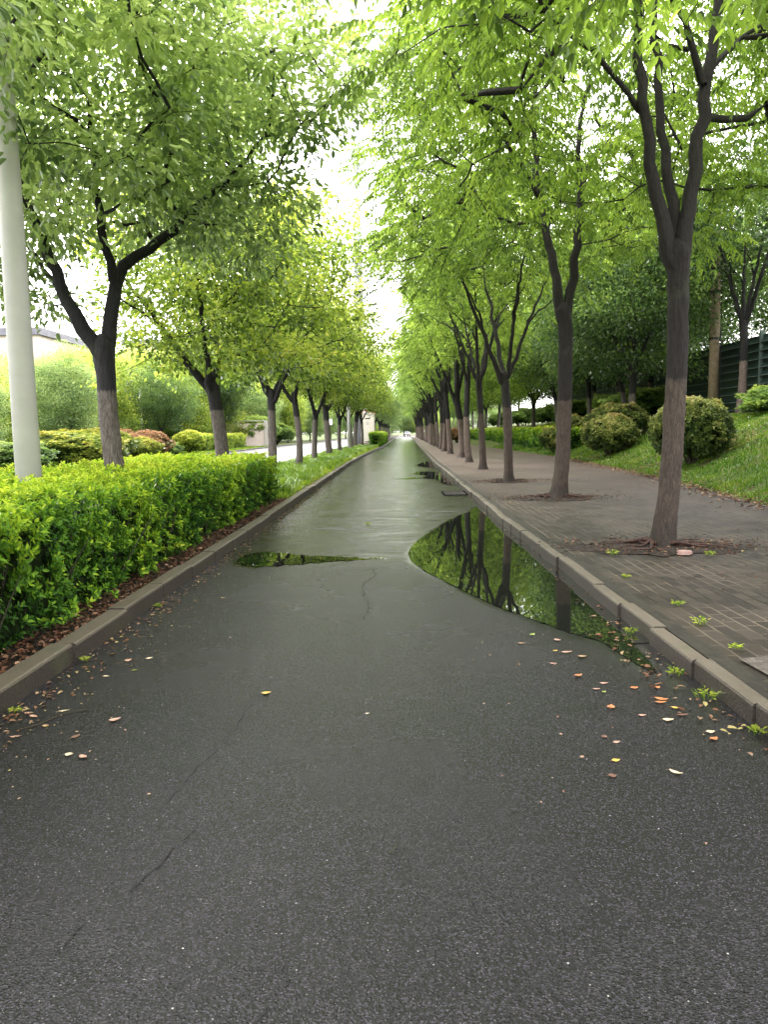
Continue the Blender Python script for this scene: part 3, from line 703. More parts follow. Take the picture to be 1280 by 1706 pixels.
for k, y in enumerate(yL):
    v = lv[(k * 5 + 1 + k // 6) % 6]; n = k + 2
    lab = {2: 'camphor street tree standing behind the hedge, second whole trunk of the verge row', 3: 'curved camphor street tree at the far end of the clipped hedge',
           4: 'camphor street tree in the bright grass just past the hedge end'}.get(n)
    if lab is None: lab = f'{ords[n]} camphor street tree from the camera, standing in the grass verge' if n <= 10 else 'distant camphor street tree of the verge row beyond the cream cabinet'
    tree_from('street_tree', v[0], v[1], (-3.9 + float(bend(y)) + rs.normal(0, .07), y, GB), rs.uniform(0, 6.28), ((1.2, 1.2, 1.12) if y > 65 else rs.uniform(.95, 1.08)), lab, 'tree', GL, leaf=(M['leaf_hazed_far'] if y > 90 else None))
for m_ in (7.5, -4.5):   # trees behind the photographer, seen only in reflections and shade
    pass
tree_from('street_tree', rv[0][0], rv[0][1], (3.15, -4.5, GB), .5, 1, 'street tree of the paved row standing behind the camera', 'tree', GR)
tree_from('street_tree', lv[0][0], lv[0][1], (-4.0, -3.5, GB), .5, 1, 'camphor street tree of the verge row standing behind the camera', 'tree', GL)

# --- wood on the slope
dv = []
for s in range(3):
    L_ = generic_limbs(50 + s, .15, 2.6 + .3 * s, 4, 1.9, 4.6, .2)
    tm, cm = build_tree(50 + s, L_, (0, 0, 6.4), (3.6, 3.6, 3.9), 240, cam(150, .16, .085, .40, 1), zcut=3.0, droop=.5, spacing=.62)
    dv.append((mk('trunk', tm, M['bark_left'], True), mk('crown', cm, M['leaf_dark'])))
wood = [(10.8, 14.5), (13.8, 17.0), (9.9, 33), (12.2, 43), (11.0, 37.5), (10.8, 43.5), (13.5, 42), (10.2, 50), (13.0, 52), (10.0, 58), (13.2, 62), (9.6, 67), (12.5, 73), (9.6, 78), (12.8, 85), (9.8, 90), (10, 102), (13, 98), (10.5, 116), (11, 132), (11.5, 150), (12, 172), (12.5, 195),
        (12.95, 29.4), (17.5, 24), (17.8, 34), (18.5, 46), (18, 58), (18.5, 72), (18, 90), (14.2, 12)]
for k, (x, y) in enumerate(wood):
    v = dv[k % 3] if k != 23 else rv[1]; x += float(bend(y))
    lab = {0: 'broad dark tree on the grass slope reaching in from the right edge', 1: 'dark tree standing right against the green louvred fence near the frame edge', 2: 'dark tree just behind the reddish topped round bush',
           3: 'dark tree farther back to the left of the utility pole', 4: 'dark tree behind the pair of round bushes', 5: 'dark tree behind the small round bushes, left of the fence'}.get(k)
    if lab is None: lab = 'dark woodland tree deep behind the clipped hedge on the slope' if k < 23 else 'dark tree just right of the utility pole, its trunk whitewashed' if k == 23 else 'dark woodland tree standing behind the green louvred fence'
    tree_from('woodland_tree', v[0], v[1], (x, y, float(slope_z(x, y)) - .05), rs.uniform(0, 6.28), (1, 1, rs.uniform(.95, 1.12)), lab, 'tree', 'trees of the wood on the slope',
              leaf=(M['leaf_dark'] if k == 23 else M['leaf_right'] if k in (9, 11, 13, 15, 16, 18) else None))
fv = []
for s in range(3):
    L_ = generic_limbs(80 + s, .13, 1.4, 4, 1.6, 4.4, .1)
    tm, cm = build_tree(80 + s, L_, (0, 0, 4.6), (3.0, 3.0, 3.7), 230, cam(130, .16, .09, .38, 1), zcut=1.3, droop=.5, spacing=.58)
    fv.append((mk('trunk', tm, M['bark'], True), mk('crown', cm, M['leaf_hazed_far'])))
# --- trees beyond the main road
far = [(-16.5, 27, .8, 'd'), (-19, 34, .95, 'l'), (-18.5, 43, .9, 'l'), (-21.5, 50, 1.1, 'l'), (-17.6, 58, .62, 'd'), (-24, 60, 1.1, 'l'), (-20, 72, .9, 'l'), (-28, 74, 1.25, 'l'), (-19.5, 84, 1.0, 'd'), (-25, 88, 1.2, 'l'),
       (-17.5, 100, .85, 'l'), (-23, 110, 1.25, 'l'), (-16.5, 118, 1.0, 'l'), (-20, 130, 1.25, 'l'), (-15.5, 138, 1.0, 'l'), (-19, 155, 1.3, 'l'), (-14.5, 160, 1.0, 'l'), (-12, 185, 1.2, 'l'), (-17, 200, 1.3, 'l'), (-30, 55, 1.0, 'l'), (-26, 40, .95, 'd'),
       (-8, 235, 1.2, 'l'), (-2, 250, 1.15, 'l'), (4, 262, 1.1, 'l'), (10, 255, 1.2, 'l'), (-34, 120, 1.4, 'l'), (-46, 100, .9, 'l')]
far += [(-21 - 3 * (k % 3), 38 + 5.5 * k, 1.0 + .08 * (k % 4), 'l') for k in range(24)] + [(-31 - 4 * (k % 2), 44 + 9 * k, 1.35, 'l') for k in range(13)]
far += [(-28 + 6.2 * k, 282 + 7 * (k % 3), 1.25, 'f') for k in range(12)] + [(-6 + 4.5 * k, 262 + 5 * (k % 2), .8, 'f') for k in range(7)]
for k, (x, y, s, kd) in enumerate(far):
    v = (fv if kd in 'lf' and k % 4 else dv if kd == 'd' else fv)[k % 3]
    if x < -.28 * y: s = min(s, (1.5 + .105 * y) / 9.3)
    lab = {0: 'dark shrubby tree beyond the main road left of the lamp post', 4: 'small dark layered tree beyond the main road behind the hedge trees'}.get(k)
    if lab is None: lab = 'pale green tree growing beyond the main road' if y < 225 else 'hazy tree closing the view at the far lane end'
    tree_from('roadside_tree', v[0], v[1], (x, y, .05), rs.uniform(0, 6.28), s * 1.12, lab, 'tree', 'trees beyond the main road', leaf=(M['leaf_dark'] if kd == 'd' else M['leaf_left'] if kd == 'l' and k % 3 == 0 else M['leaf_hazed_far']))

# ------------------------------------------------------------------ hedges and shrubs
def rosettes(P, Nr, r, k=7, L=.055, W=.026, vbase=None, spread=.95, detail=2, vj=.12):
    n = len(P); Nr = unit(Nr + r.normal(0, .28, (n, 3)))
    t1 = unit(np.cross(Nr, [.3, .2, .93])); t2 = np.cross(Nr, t1)
    az = (np.arange(k) * 2.4)[None] + r.uniform(0, 6.28, (n, 1)); lvl = (np.arange(k) / k)[None]
    D = Nr[:, None] * (.25 + .9 * lvl)[..., None] + (t1[:, None] * np.cos(az)[..., None] + t2[:, None] * np.sin(az)[..., None]) * spread
    B = P[:, None] + Nr[:, None] * ((lvl - .6) * L * .9)[..., None] + r.normal(0, L * .08, (n, k, 3))
    Nn = Nr[:, None] * 1.0 - D * .3 + r.normal(0, .2, (n, k, 3))
    if vbase is None: vbase = np.full(n, .5)
    v = np.clip(vbase[:, None] + .25 * (lvl - .5) + r.normal(0, vj, (n, k)), 0, 1)
    s = r.uniform(.7, 1.2, n)[:, None] * r.uniform(.8, 1.15, (n, k))
    return leaf_geo(B.reshape(-1, 3), D.reshape(-1, 3), Nn.reshape(-1, 3), (L * s).ravel(), (W * s).ravel(), v.ravel(), .18, detail, .15)
def fbm(P, s=1.0):
    return np.array([mnoise.fractal(Vector((p[0] * s, p[1] * s, p[2] * s)), 1.0, 2.0, 3) for p in P])
def box_hedge(name, x0, x1, y0, y1, zb, zt, dens, L, W, seed, label, mat, group=None, detail=2, shift=None, twigs=True, k=7):
    """a clipped hedge; x0 < x1; the lane side is x1 when x1 is nearest the lane"""
    r = np.random.default_rng(seed); root = empty(name, ((x0 + x1) / 2, (y0 + y1) / 2, zb), 0, label, 'hedge', group)
    cx, cy = (x0 + x1) / 2, (y0 + y1) / 2; h = zt - zb; P = []; Nn = []
    def add(n, f, nrm):
        n = int(n); u, w = r.random(n), r.random(n); p = f(u, w); P.append(np.stack(np.broadcast_arrays(*p), 1)); Nn.append(np.tile(nrm, (n, 1)))
    lx, ly = x1 - x0, y1 - y0
    add(lx * ly * dens, lambda u, w: (x0 + u * lx, y0 + w * ly, zt), (0, 0, 1.))
    for X_, sx in ((x1, 1), (x0, -1)):
        add(ly * h * dens * 1.15, lambda u, w: (X_, y0 + u * ly, zb + h * (.06 + .94 * w)), (sx * 1., 0, .35))
        add(ly * h * dens * .8, lambda u, w: (X_ - sx * (.08 + .10 * r.random(len(u))), y0 + u * ly, zb + h * (.02 + .93 * w)), (sx * 1., 0, .5))
    for Y_, sy in ((y0, -1), (y1, 1)):
        add(lx * h * dens * 1.1, lambda u, w: (x0 + u * lx, Y_, zb + h * (.05 + .95 * w)), (0, sy * 1., .35))
    P = np.concatenate(P).astype(float); Nn = np.concatenate(Nn).astype(float)
    f1 = fbm(P * [1, 1, 1], 1.6); f2 = fbm(P, 6.0)
    disp = .11 * f1 + .09 * f2
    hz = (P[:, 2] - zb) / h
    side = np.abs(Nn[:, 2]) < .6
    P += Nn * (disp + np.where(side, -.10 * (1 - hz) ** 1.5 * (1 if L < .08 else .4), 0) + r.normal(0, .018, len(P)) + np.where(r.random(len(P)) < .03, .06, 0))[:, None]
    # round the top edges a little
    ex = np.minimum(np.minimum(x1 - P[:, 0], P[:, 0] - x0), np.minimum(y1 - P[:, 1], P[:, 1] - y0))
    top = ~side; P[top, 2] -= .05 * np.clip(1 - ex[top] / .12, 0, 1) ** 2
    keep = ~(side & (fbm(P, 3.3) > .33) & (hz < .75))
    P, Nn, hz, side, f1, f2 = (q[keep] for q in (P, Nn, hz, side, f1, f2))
    v = np.where(side, .12 + .42 * hz ** 1.2, .66) + .22 * f1 + .18 * f2 + .3 * np.clip(hz - .85, 0, 1)  # painted shade: leaf tone darker in hollows and low on the sides
    if twigs:
        m_ = 420; xs = r.uniform(x0 + .1, x1, m_); ys = r.uniform(y0, y1, m_); hh = r.uniform(.02, .11, m_)
        SP = np.stack([xs, ys, zt + hh], 1); P = np.concatenate([P, SP]); Nn = np.concatenate([Nn, np.tile([0, 0, 1.], (m_, 1))]); v = np.concatenate([v, .8 + .2 * r.random(m_)])
        m_ = 500; ys = r.uniform(y0, y1, m_); zs = zb + h * r.uniform(.08, .9, m_)
        SP = np.stack([x1 + r.uniform(.02, .13, m_), ys, zs], 1); P = np.concatenate([P, SP]); Nn = np.concatenate([Nn, np.tile([.8, 0, .6], (m_, 1))]); v = np.concatenate([v, .28 + .35 * r.random(m_)])
    if shift is not None: P[:, 0] += shift(P[:, 1])
    c = np.array([cx, cy, zb])
    V, F, A = rosettes(P, Nn, r, k, L, W, v, detail=detail)
    link('foliage', mk('foliage', (V - c, F, A), mat), parent=root)
    # inner mass: noisy closed core, dark to stand for the shade inside
    bm = bmesh.new(); ins = .15 if L < .08 else .2
    bmesh.ops.create_grid(bm, x_segments=1, y_segments=1, size=.5)
    bm.free(); nx, ny = max(3, int(lx / .3)), max(4, int(ly / .3))
    bm = bmesh.new(); bmesh.ops.create_cube(bm, size=1); bmesh.ops.subdivide_edges(bm, edges=bm.edges, cuts=min(nx * 3, 30), use_grid_fill=True)
    for v_ in bm.verts:
        q = v_.co; X_ = cx + q.x * (lx - 2 * ins); Y_ = cy + q.y * (ly - 2 * ins); Z_ = zb - .02 + (q.z + .5) * (h - ins * .8)
        n = mnoise.fractal(Vector((X_ * 3, Y_ * 3, Z_ * 3)), 1, 2, 3) * .05
        sh = float(shift(Y_)) if shift is not None else 0
        v_.co = (X_ + n + sh - cx, Y_ + n - cy, Z_ + n - zb)
    bm_obj('shade_core', bm, M['core_shade'], root)
    if twigs:
        parts = []
        for _ in range(int(ly * 16)):
            y_ = r.uniform(y0, y1); x_ = x1 - r.uniform(.10, .35); a = r.normal(0, .12, 2); hh = h * r.uniform(.5, .95)
            pts = np.array([(x_, y_, zb - .02), (x_ + a[0] * .5 + .03, y_ + a[1] * .5, zb + hh * .5), (x_ + a[0] + .06, y_ + a[1], zb + hh)]) - c
            parts.append(tube_chain(pts, [.010, .007, .003], 4))
        link('stems', mk('stems', merge(parts), M['twig']), parent=root)
    return root
M['core_shade'] = simple_mat('hedge_interior', (.006, .012, .004), (.018, .034, .008), 14, .9, .02, .1)  # near-black green painted for the shade inside hedges and shrubs
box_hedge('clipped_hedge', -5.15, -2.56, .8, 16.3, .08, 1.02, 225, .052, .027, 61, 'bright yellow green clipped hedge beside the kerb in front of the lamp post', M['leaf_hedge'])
box_hedge('clipped_hedge', -3.45, -2.55, 71, 98, .08, 1.35, 34, .14, .08, 62, 'small bright clipped hedge beside the lane past the cream cabinet', M['leaf_hedge'], detail=1, shift=lambda Y: bend(Y) + .6, twigs=False)
box_hedge('clipped_hedge', 8.3, 9.8, 39, 100, .35, 1.45, 26, .15, .085, 63, 'clipped green hedge on the slope behind the pavers, left of the round bushes', M['leaf_hedge'], detail=1, shift=lambda Y: bend(Y) * .6, twigs=False)
box_hedge('clipped_hedge', -18.5, -16.4, 66, 84, .06, 1.5, 24, .16, .09, 64, 'clipped hedge beyond the main road between two verge trunks', M['leaf_dark2'] if 'leaf_dark2' in M else M['leaf_left'], detail=1, twigs=False)

def shrub_mesh(seed, n, L, W, k=7, flat=.92, stem=True, lumps=.10):
    r = np.random.default_rng(seed); D = unit(r.normal(0, 1, (n, 3))); D = D[D[:, 2] > -.75]
    f = fbm(D, 1.8); f2 = fbm(D, 5.0)
    rad = 1 + lumps * 1.6 * f + .07 * f2; P = D * rad[:, None] * [1, 1, flat] * (1 - .06 * r.random(len(D)))[:, None]
    P[:, 2] += 1.02
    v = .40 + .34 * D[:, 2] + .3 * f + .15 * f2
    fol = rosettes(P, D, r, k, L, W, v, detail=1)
    parts = []
    for _ in range(9):
        a = r.uniform(0, 6.28); e = np.array([math.cos(a), math.sin(a), 0]) * r.uniform(.2, .55)
        parts.append(tube_chain([(e[0] * .15, e[1] * .15, -.08), (e[0] * .6, e[1] * .6, .3), (e[0] * 1.1, e[1] * 1.1, .8)], [.04, .03, .015], 5))
    st = merge(parts)
    bm = bmesh.new(); bmesh.ops.create_icosphere(bm, subdivisions=3, radius=.84)
    for v_ in bm.verts:
        v_.co *= 1 + .1 * mnoise.noise(v_.co * 2.5); v_.co.z = v_.co.z * flat + 1.02
        if v_.co.z < .35: v_.co.z = .35 + (v_.co.z - .35) * .25
    core = bpy.data.meshes.new('shade_core'); bm.to_mesh(core); bm.free(); core.materials.append(M['core_shade'])  # solid dark ball in place of the shaded shrub interior
    return mk('foliage', fol, M['leaf_ball']), mk('stems', st, M['twig']), core
SH = [shrub_mesh(71, 1900, .11, .055), shrub_mesh(72, 1900, .11, .055, flat=.8, lumps=.2), shrub_mesh(73, 1500, .14, .07, flat=.7, lumps=.3)]
def shrub(name, loc, s, which, label, group, mat=None, cat='bush', rz=None):
    root = empty(name, loc, rs.uniform(0, 6.28) if rz is None else rz, label, cat, group); root.scale = s if isinstance(s, tuple) else (s, s, s)
    for nm, me in zip(('foliage', 'stems', 'shade_core'), SH[which]):
        o = bpy.data.objects.new(nm, me); col.objects.link(o); o.parent = root
        if mat and nm == 'foliage': o.material_slots[0].link = 'OBJECT'; o.material_slots[0].material = mat
    return root
def on_slope(x, y, d=0): return (x, y, float(slope_z(x, y)) + .02 + d)
G1 = 'round clipped bushes on the grass slope'
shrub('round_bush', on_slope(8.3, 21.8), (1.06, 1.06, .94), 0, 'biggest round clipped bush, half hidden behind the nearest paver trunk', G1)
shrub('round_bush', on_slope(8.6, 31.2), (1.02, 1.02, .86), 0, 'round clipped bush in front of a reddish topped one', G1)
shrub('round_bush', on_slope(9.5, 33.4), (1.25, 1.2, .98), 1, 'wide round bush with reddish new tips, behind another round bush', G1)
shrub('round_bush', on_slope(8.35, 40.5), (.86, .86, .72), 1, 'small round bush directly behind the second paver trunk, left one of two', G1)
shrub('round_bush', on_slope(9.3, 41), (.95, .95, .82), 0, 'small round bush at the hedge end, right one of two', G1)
shrub('round_bush', on_slope(6.9, 88), (1.2, 1.0, .9), 1, 'pale pinkish bush beside the far paver trunks', G1, M['leaf_pink'])
for k, (x, y) in enumerate([(12.6, 14), (13.0, 17.5), (13.4, 21), (13.2, 26), (12.4, 39.5), (12.8, 46), (12.4, 55), (12.4, 64), (11.8, 74), (11.2, 86)]):
    shrub('understorey_shrub', on_slope(x + float(bend(y)), y, -.2), (1.3, 1.7, .62 if y < 30 else 1.0), 2, 'dark shrub in the shade at the foot of the fence and wood', 'dark shrubs under the wood', M['leaf_dark'], 'shrub')
G2 = 'shrubs on the far side of the main road'
for k, (x, y, s, mt, lab) in enumerate([
    (-15.6, 36.5, (2.6, 2.2, .95), 'leaf_yellow', 'broad yellow green shrub beyond the hedge beside the lamp post'),
    (-16.4, 41.5, (2.4, 2.0, 1.0), 'leaf_yellow', 'second yellow green shrub beyond the hedge, left of the forked camphor tree'),
    (-16.9, 47.5, (1.9, 1.7, 1.0), 'leaf_pink', 'reddish brown shrub just left of the forked camphor trunk'),
    (-15.4, 47.0, (1.5, 1.5, .95), 'leaf_pink', 'reddish brown shrub just right of the forked camphor trunk'),
    (-15.1, 44.6, (1.3, 1.3, .75), 'leaf_yellow', 'low yellow shrub below the reddish one'),
    (-14.9, 49.5, (1.1, 1.1, .55), 'leaf_dark', 'small dark shrub at the right end of the shrub bed'),
    (-15.6, 30.5, (1.8, 2.2, .7), 'leaf_dark', 'dark low shrub behind the white lamp post'),
    (-16.6, 61.5, (1.2, 1.2, .95), 'leaf_left', 'round clipped bush standing alone beyond the main road'),
    (-16.9, 92, (2.6, 2.6, 1.9), 'leaf_dark', 'large dark round bush beyond the main road near the hedge'),
    (-15.8, 100, (2.2, 2.4, 1.5), 'leaf_dark', 'dark bush beyond the main road at its bend'),
    (-18.4, 90, (1.2, 1.2, 1.5), 'leaf_pink', 'red flowering shrub behind the far clipped hedge')]):
    shrub('roadside_shrub', (x, y, .05), s, 1 if k != 7 else 0, lab, G2, M[mt], 'shrub')

# ------------------------------------------------------------------ grass, litter, weeds
def blades(P, h, w, r, v, leanf=.5, name='grass', mat=None):
    n = len(P); a = r.uniform(0, 6.28, n); d = np.stack([np.cos(a), np.sin(a), np.zeros(n)], 1); s = np.stack([-np.sin(a), np.cos(a), np.zeros(n)], 1)
    f = r.uniform(0, 6.28, n); s = np.stack([np.cos(f), np.sin(f), np.zeros(n)], 1)
    h = h * r.uniform(.5, 1.2, n); ln = (leanf * h * r.uniform(.2, 1.3, n))[:, None]; hz = h[:, None] * np.array([0, 0, 1.]); w = np.broadcast_to(w, n)[:, None]
    Q = [P - s * w / 2, P + s * w / 2, P + hz * .6 + d * ln * .35 + s * w * .4, P + hz * .6 + d * ln * .35 - s * w * .4, P + hz * (1 - .25 * leanf) + d * ln + s * w * .06, P + hz * (1 - .25 * leanf) + d * ln - s * w * .06]
    V = np.stack(Q, 1).reshape(-1, 3); i = np.arange(n)[:, None] * 6
    F = np.concatenate([i + [0, 1, 2, 3], i + [3, 2, 4, 5]], 1).reshape(-1, 4)
    return V, F, np.repeat(v, 2)
r = np.random.default_rng(90)
parts = []
n = 42000; y = 16.4 + (r.random(n) ** 1.5) * 60; x = kerb_left(y) - .14 - r.random(n) ** .8 * (2.98)
k_ = fbm(np.stack([x, y, 0 * x], 1), .9)
P = np.stack([x, y, np.full(n, .09)], 1)
parts.append(blades(P, .13 + .12 * np.clip(k_ + .3, 0, 1), .012 + .0004 * y, r, np.clip(.6 + .3 * k_ + r.normal(0, .13, n), 0, 1), .6))
cl = 620; cy_ = 17 + (r.random(cl) ** 1.4) * 55; cx_ = kerb_left(cy_) - .35 - r.random(cl) * 2.3
m_ = 42; ci = np.repeat(np.arange(cl), m_); P = np.stack([cx_[ci] + r.normal(0, .09, cl * m_), cy_[ci] + r.normal(0, .09, cl * m_), np.full(cl * m_, .09)], 1)
parts.append(blades(P, .36, .014 + .0003 * P[:, 1], r, np.clip(.38 + r.uniform(-.15, .2, cl)[ci] + r.normal(0, .12, cl * m_), 0, 1), .9))
tag(link('verge_grass', mk('verge_grass', merge(parts), M['grass'])), 'bright tufted grass on the verge beside the lane past the hedge', 'grass', kind='stuff')
n = 90000; y = 9 + (r.random(n) ** 1.35) * 52; e = path_edge(y); x = e + .12 + r.random(n) ** 1.15 * 6.5
k_ = fbm(np.stack([x, y, 0 * x], 1), .7); keep = r.random(n) < np.clip(.85 + 1.5 * (k_ + .1) + (x - e - .3) * .25, .12, 1)
x, y, k_ = x[keep], y[keep], k_[keep]
P = np.stack([x, y, slope_z(x, y) + .02], 1)
tag(link('slope_grass', mk('slope_grass', blades(P, .11 + .05 * np.clip(k_, 0, 1), .012 + .0005 * y, r, np.clip(.5 + .35 * k_ + .04 * (x - path_edge(y)) + r.normal(0, .15, len(x)), 0, 1), .7), M['grass_dark'])),
    'patchy green grass covering the slope behind the pavers', 'grass', kind='stuff')
n = 16000; y = 22 + (r.random(n)) * 70; x = -14.7 - r.random(n) * 8
tag(link('far_grass', mk('far_grass', blades(np.stack([x, y, np.full(n, .06)], 1), .16, .06, r, np.clip(.6 + r.normal(0, .15, n), 0, 1), .5), M['grass'])), 'short grass on the far side of the main road', 'grass', kind='stuff')

def flat_leaves(x, y, z, r, L=.05, W=.03, tilt=.35, vm=.5, vs=.25):
    n = len(x); a = r.uniform(0, 6.28, n); D = np.stack([np.cos(a), np.sin(a), r.normal(0, tilt * .4, n)], 1)
    Nn = np.array([0, 0, 1.]) + r.normal(0, tilt, (n, 3)) * [1, 1, 0]; s = r.uniform(.55, 1.25, n)
    return leaf_geo(np.stack([x, y, z], 1), D, Nn, L * s, W * s, np.clip(r.normal(vm, vs, n), 0, 1), .2, 2, .1)
parts = []
n = 9000; y = 1.5 + (r.random(n) ** 1.25) * 22; x = kerb_left(y) - .16 - np.abs(r.normal(0, .22, n)); parts.append(flat_leaves(x, y, .10 + .03 * r.random(n), r, .042, .025, .5, .34, .22))
n = 900; y = 2.5 + (r.random(n) ** 1.3) * 22; x = kerb_left(y) + .02 + np.abs(r.normal(0, .12, n)); parts.append(flat_leaves(x, y, .006 + .006 * r.random(n), r, .035, .02, .2, .62, .22))
n = 420; y = 3 + (r.random(n) ** 1.3) * 12; x = kerb_left(y) + .1 + np.abs(r.normal(0, .3, n)); parts.append(flat_leaves(x, y, .006 + .004 * r.random(n), r, .016, .011, .2, .85, .1))
tag(link('leaf_litter', mk('leaf_litter', merge(parts), M['litter'])), 'brown leaf litter under the hedge and along its kerb', 'leaf litter', kind='stuff')
parts = []
for cx, cy, sx, sy, nn in ((1.52, 4.75, .06, .28, 34), (1.58, 5.9, .04, .3, 16), (1.5, 5.45, .07, .08, 10), (1.6, 3.95, .06, .25, 20)):
    x = r.normal(cx, sx, nn); y = r.normal(cy, sy, nn); x = np.minimum(x, kerb_right(y) - .03); parts.append(flat_leaves(x, y, .009 + .012 * r.random(nn), r, .045, .026, .3, .66, .18))
n = 170; y = 3 + r.random(n) ** 1.4 * 22; x = kerb_right(y) - .02 - np.abs(r.normal(0, .09, n)); parts.append(flat_leaves(x, y, .009 + .004 * r.random(n), r, .032, .018, .2, .6, .22))
n = 40; y = 2.6 + r.random(n) * 3; x = .4 + r.random(n) * 1.3; parts.append(flat_leaves(x, y, .009 + .003 * r.random(n), r, .018, .012, .2, .75, .15))
tag(link('leaf_litter', mk('leaf_litter', merge(parts), M['litter'])), 'orange leaf litter gathered against the kerb below the pavers', 'leaf litter', kind='stuff')
parts = []
n = 4200; y = 8 + r.random(n) ** 1.2 * 30; x = path_edge(y) + r.normal(.1, .28, n); parts.append(flat_leaves(x, y, np.maximum(slope_z(x, y) + .045, .125) + .01 * r.random(n), r, .07, .042, .5, .5, .22))
n = 1500; y = 22 + r.random(n) * 14; x = path_edge(y) + .3 + np.abs(r.normal(0, .9, n)); parts.append(flat_leaves(x, y, slope_z(x, y) + .05, r, .08, .05, .5, .5, .2))
n = 500; y = 19 + r.random(n) * 4; x = r.normal(9.6, .5, n); parts.append(flat_leaves(x, y, slope_z(x, y) + .06, r, .08, .05, .5, .45, .2))
tag(link('leaf_litter', mk('leaf_litter', merge(parts), M['litter'])), 'brown leaf litter along the grass edge of the pavers', 'leaf litter', kind='stuff')
parts = []
n = 2600; y = 3.5 + r.random(n) ** 1.3 * 26; x = kerb_right(y) + .15 + r.random(n) * 4.4; k_ = fbm(np.stack([x, y, 0 * x], 1), .8); q_ = r.random(n) < np.clip(.4 + 1.6 * k_, .06, 1); x, y, n = x[q_], y[q_], int(q_.sum()); parts.append(flat_leaves(x, y, .118 + .004 * r.random(n), r, .03, .014, .25, .36, .25))
for tx, ty in ((3.06, 8.9), (3.22, 15.4), (3.02, 20.7)):
    n = 900; x = r.normal(tx, .60, n); y = r.normal(ty, .36, n); parts.append(flat_leaves(x, y, .125 + .02 * r.random(n), r, .045, .022, .5, .34, .27))
tag(link('leaf_litter', mk('leaf_litter', merge(parts), M['litter'])), 'scattered leaf bits on the brick pavers around the trunks', 'leaf litter', kind='stuff')

# bare earth pits with surface roots
def root_pit(tx, ty, rx, ry, seed, label):
    r = np.random.default_rng(seed); root = empty('tree_pit', (tx, ty, .112), 0, label, 'tree pit', 'bare earth pits round the trunks')
    bm = bmesh.new(); c = bm.verts.new((0, 0, .03)); rings = []
    for f, z in ((.35, .028), (.7, .016), (1.0, .0)):
        rings.append([bm.verts.new((math.cos(a) * rx * f * (1 + .5 * mnoise.noise(Vector((math.cos(a) * 3.5, math.sin(a) * 3.5, seed)))), math.sin(a) * ry * f * (1 + .5 * mnoise.noise(Vector((math.cos(a) * 3.5, seed, math.sin(a) * 3.5)))), z + .008 * mnoise.noise(Vector((a * 3, f * 9, seed))))) for a in np.linspace(0, 6.283, 37)[:-1]])
    for i in range(36):
        bm.faces.new((c, rings[0][i], rings[0][(i + 1) % 36]))
        for A, B in zip(rings[:-1], rings[1:]): bm.faces.new((A[i], B[i], B[(i + 1) % 36], A[(i + 1) % 36]))
    bm_obj('soil', bm, M['soil'], root, True)
    parts = []
    for k in range(13):
        a = r.uniform(0, 6.283); ln = r.uniform(.35, 1.15); pts = []
        for t in np.linspace(0, 1, 9):
            a2 = a + .25 * math.sin(t * 5 + k) * t
            d = .10 + t * ln; pts.append((math.cos(a2) * d * rx * .95, math.sin(a2) * d * ry * .95, .035 + .028 * math.sin(t * 9 + k) * (1 - t) + (.03 * (1 - t))))
        parts.append(tube_chain(pts, np.linspace(r.uniform(.014, .032), .004, 9), 6, r, .1))
    link('roots', mk('roots', merge(parts), M['root'], True), parent=root)
root_pit(3.0, 8.85, 1.0, .55, 3, 'bare reddish roots and earth around the nearest paver trunk')
root_pit(3.12, 15.4, .8, .6, 4, 'bare reddish roots and earth around the second paver trunk')
root_pit(3.0, 20.7, .65, .55, 5, 'earth and roots around the third paver trunk')
bm = bmesh.new()
vs = [bm.verts.new((a_, b_, .118)) for a_, b_ in [(.0, .05), (.03, .0), (.12, -.01), (.17, .03), (.16, .085), (.09, .12), (.03, .10)]]
vs2 = [bm.verts.new((v_.co.x * .96 + .003, v_.co.y * .96 + .003, .158)) for v_ in vs]
bm.faces.new(vs2); [bm.faces.new((vs[i], vs[(i + 1) % 7], vs2[(i + 1) % 7], vs2[i])) for i in range(7)]
bmesh.ops.bevel(bm, geom=list(bm.edges), offset=.006, segments=2, affect='EDGES')
o = bm_obj('stone', bm, simple_mat('pinkish_stone', (.30, .19, .16), (.42, .29, .25), 12, .7, .004)); o.location = (3.02, 8.25, 0); tag(o, 'flat pinkish stone lying at the foot of the nearest paver trunk', 'stone')
# pale cement patch at the pavement edge
bm = bmesh.new(); bm.faces.new([bm.verts.new((x, y, .116)) for x, y in [(2.02, 4.50), (2.5, 4.62), (2.62, 4.2), (2.5, 3.7), (2.12, 3.85), (2.05, 4.15)]])
o = bm_obj('cement_patch', bm, simple_mat('old_cement', (.05, .043, .035), (.13, .115, .095), 16, .75, .006)); o['kind'] = 'structure'

def weed(x, y, z, s, seed, label):
    r = np.random.default_rng(seed); root = empty('weed', (x, y, z), 0, label, 'weed', 'weeds in the pavement joints and gutter')
    s = s * .7; n = int(10 + 80 * s); P = np.stack([r.normal(0, .02 + .25 * s, n) * .6, r.normal(0, .02 + .25 * s, n) * .6, np.zeros(n)], 1)
    V, F, A = blades(P, s, .006, r, np.clip(.6 + r.normal(0, .2, n), 0, 1), 1.1)
    link('blades', mk('blades', (V, F, A), M['grass_dark']), parent=root)
    m = int(20 + 100 * s); a = r.uniform(0, 6.28, m); q = r.uniform(.1, 1, m) * s * .7
    B = np.stack([np.cos(a) * q, np.sin(a) * q, r.uniform(.1, .5, m) * s], 1); D = np.stack([np.cos(a), np.sin(a), r.uniform(.1, .8, m)], 1)
    link('leaves', mk('leaves', leaf_geo(B, D, np.array([0, 0, 1.]) + r.normal(0, .3, (m, 3)), .028, .013, np.clip(.65 + r.normal(0, .2, m), 0, 1)), M['leaf_left']), parent=root)
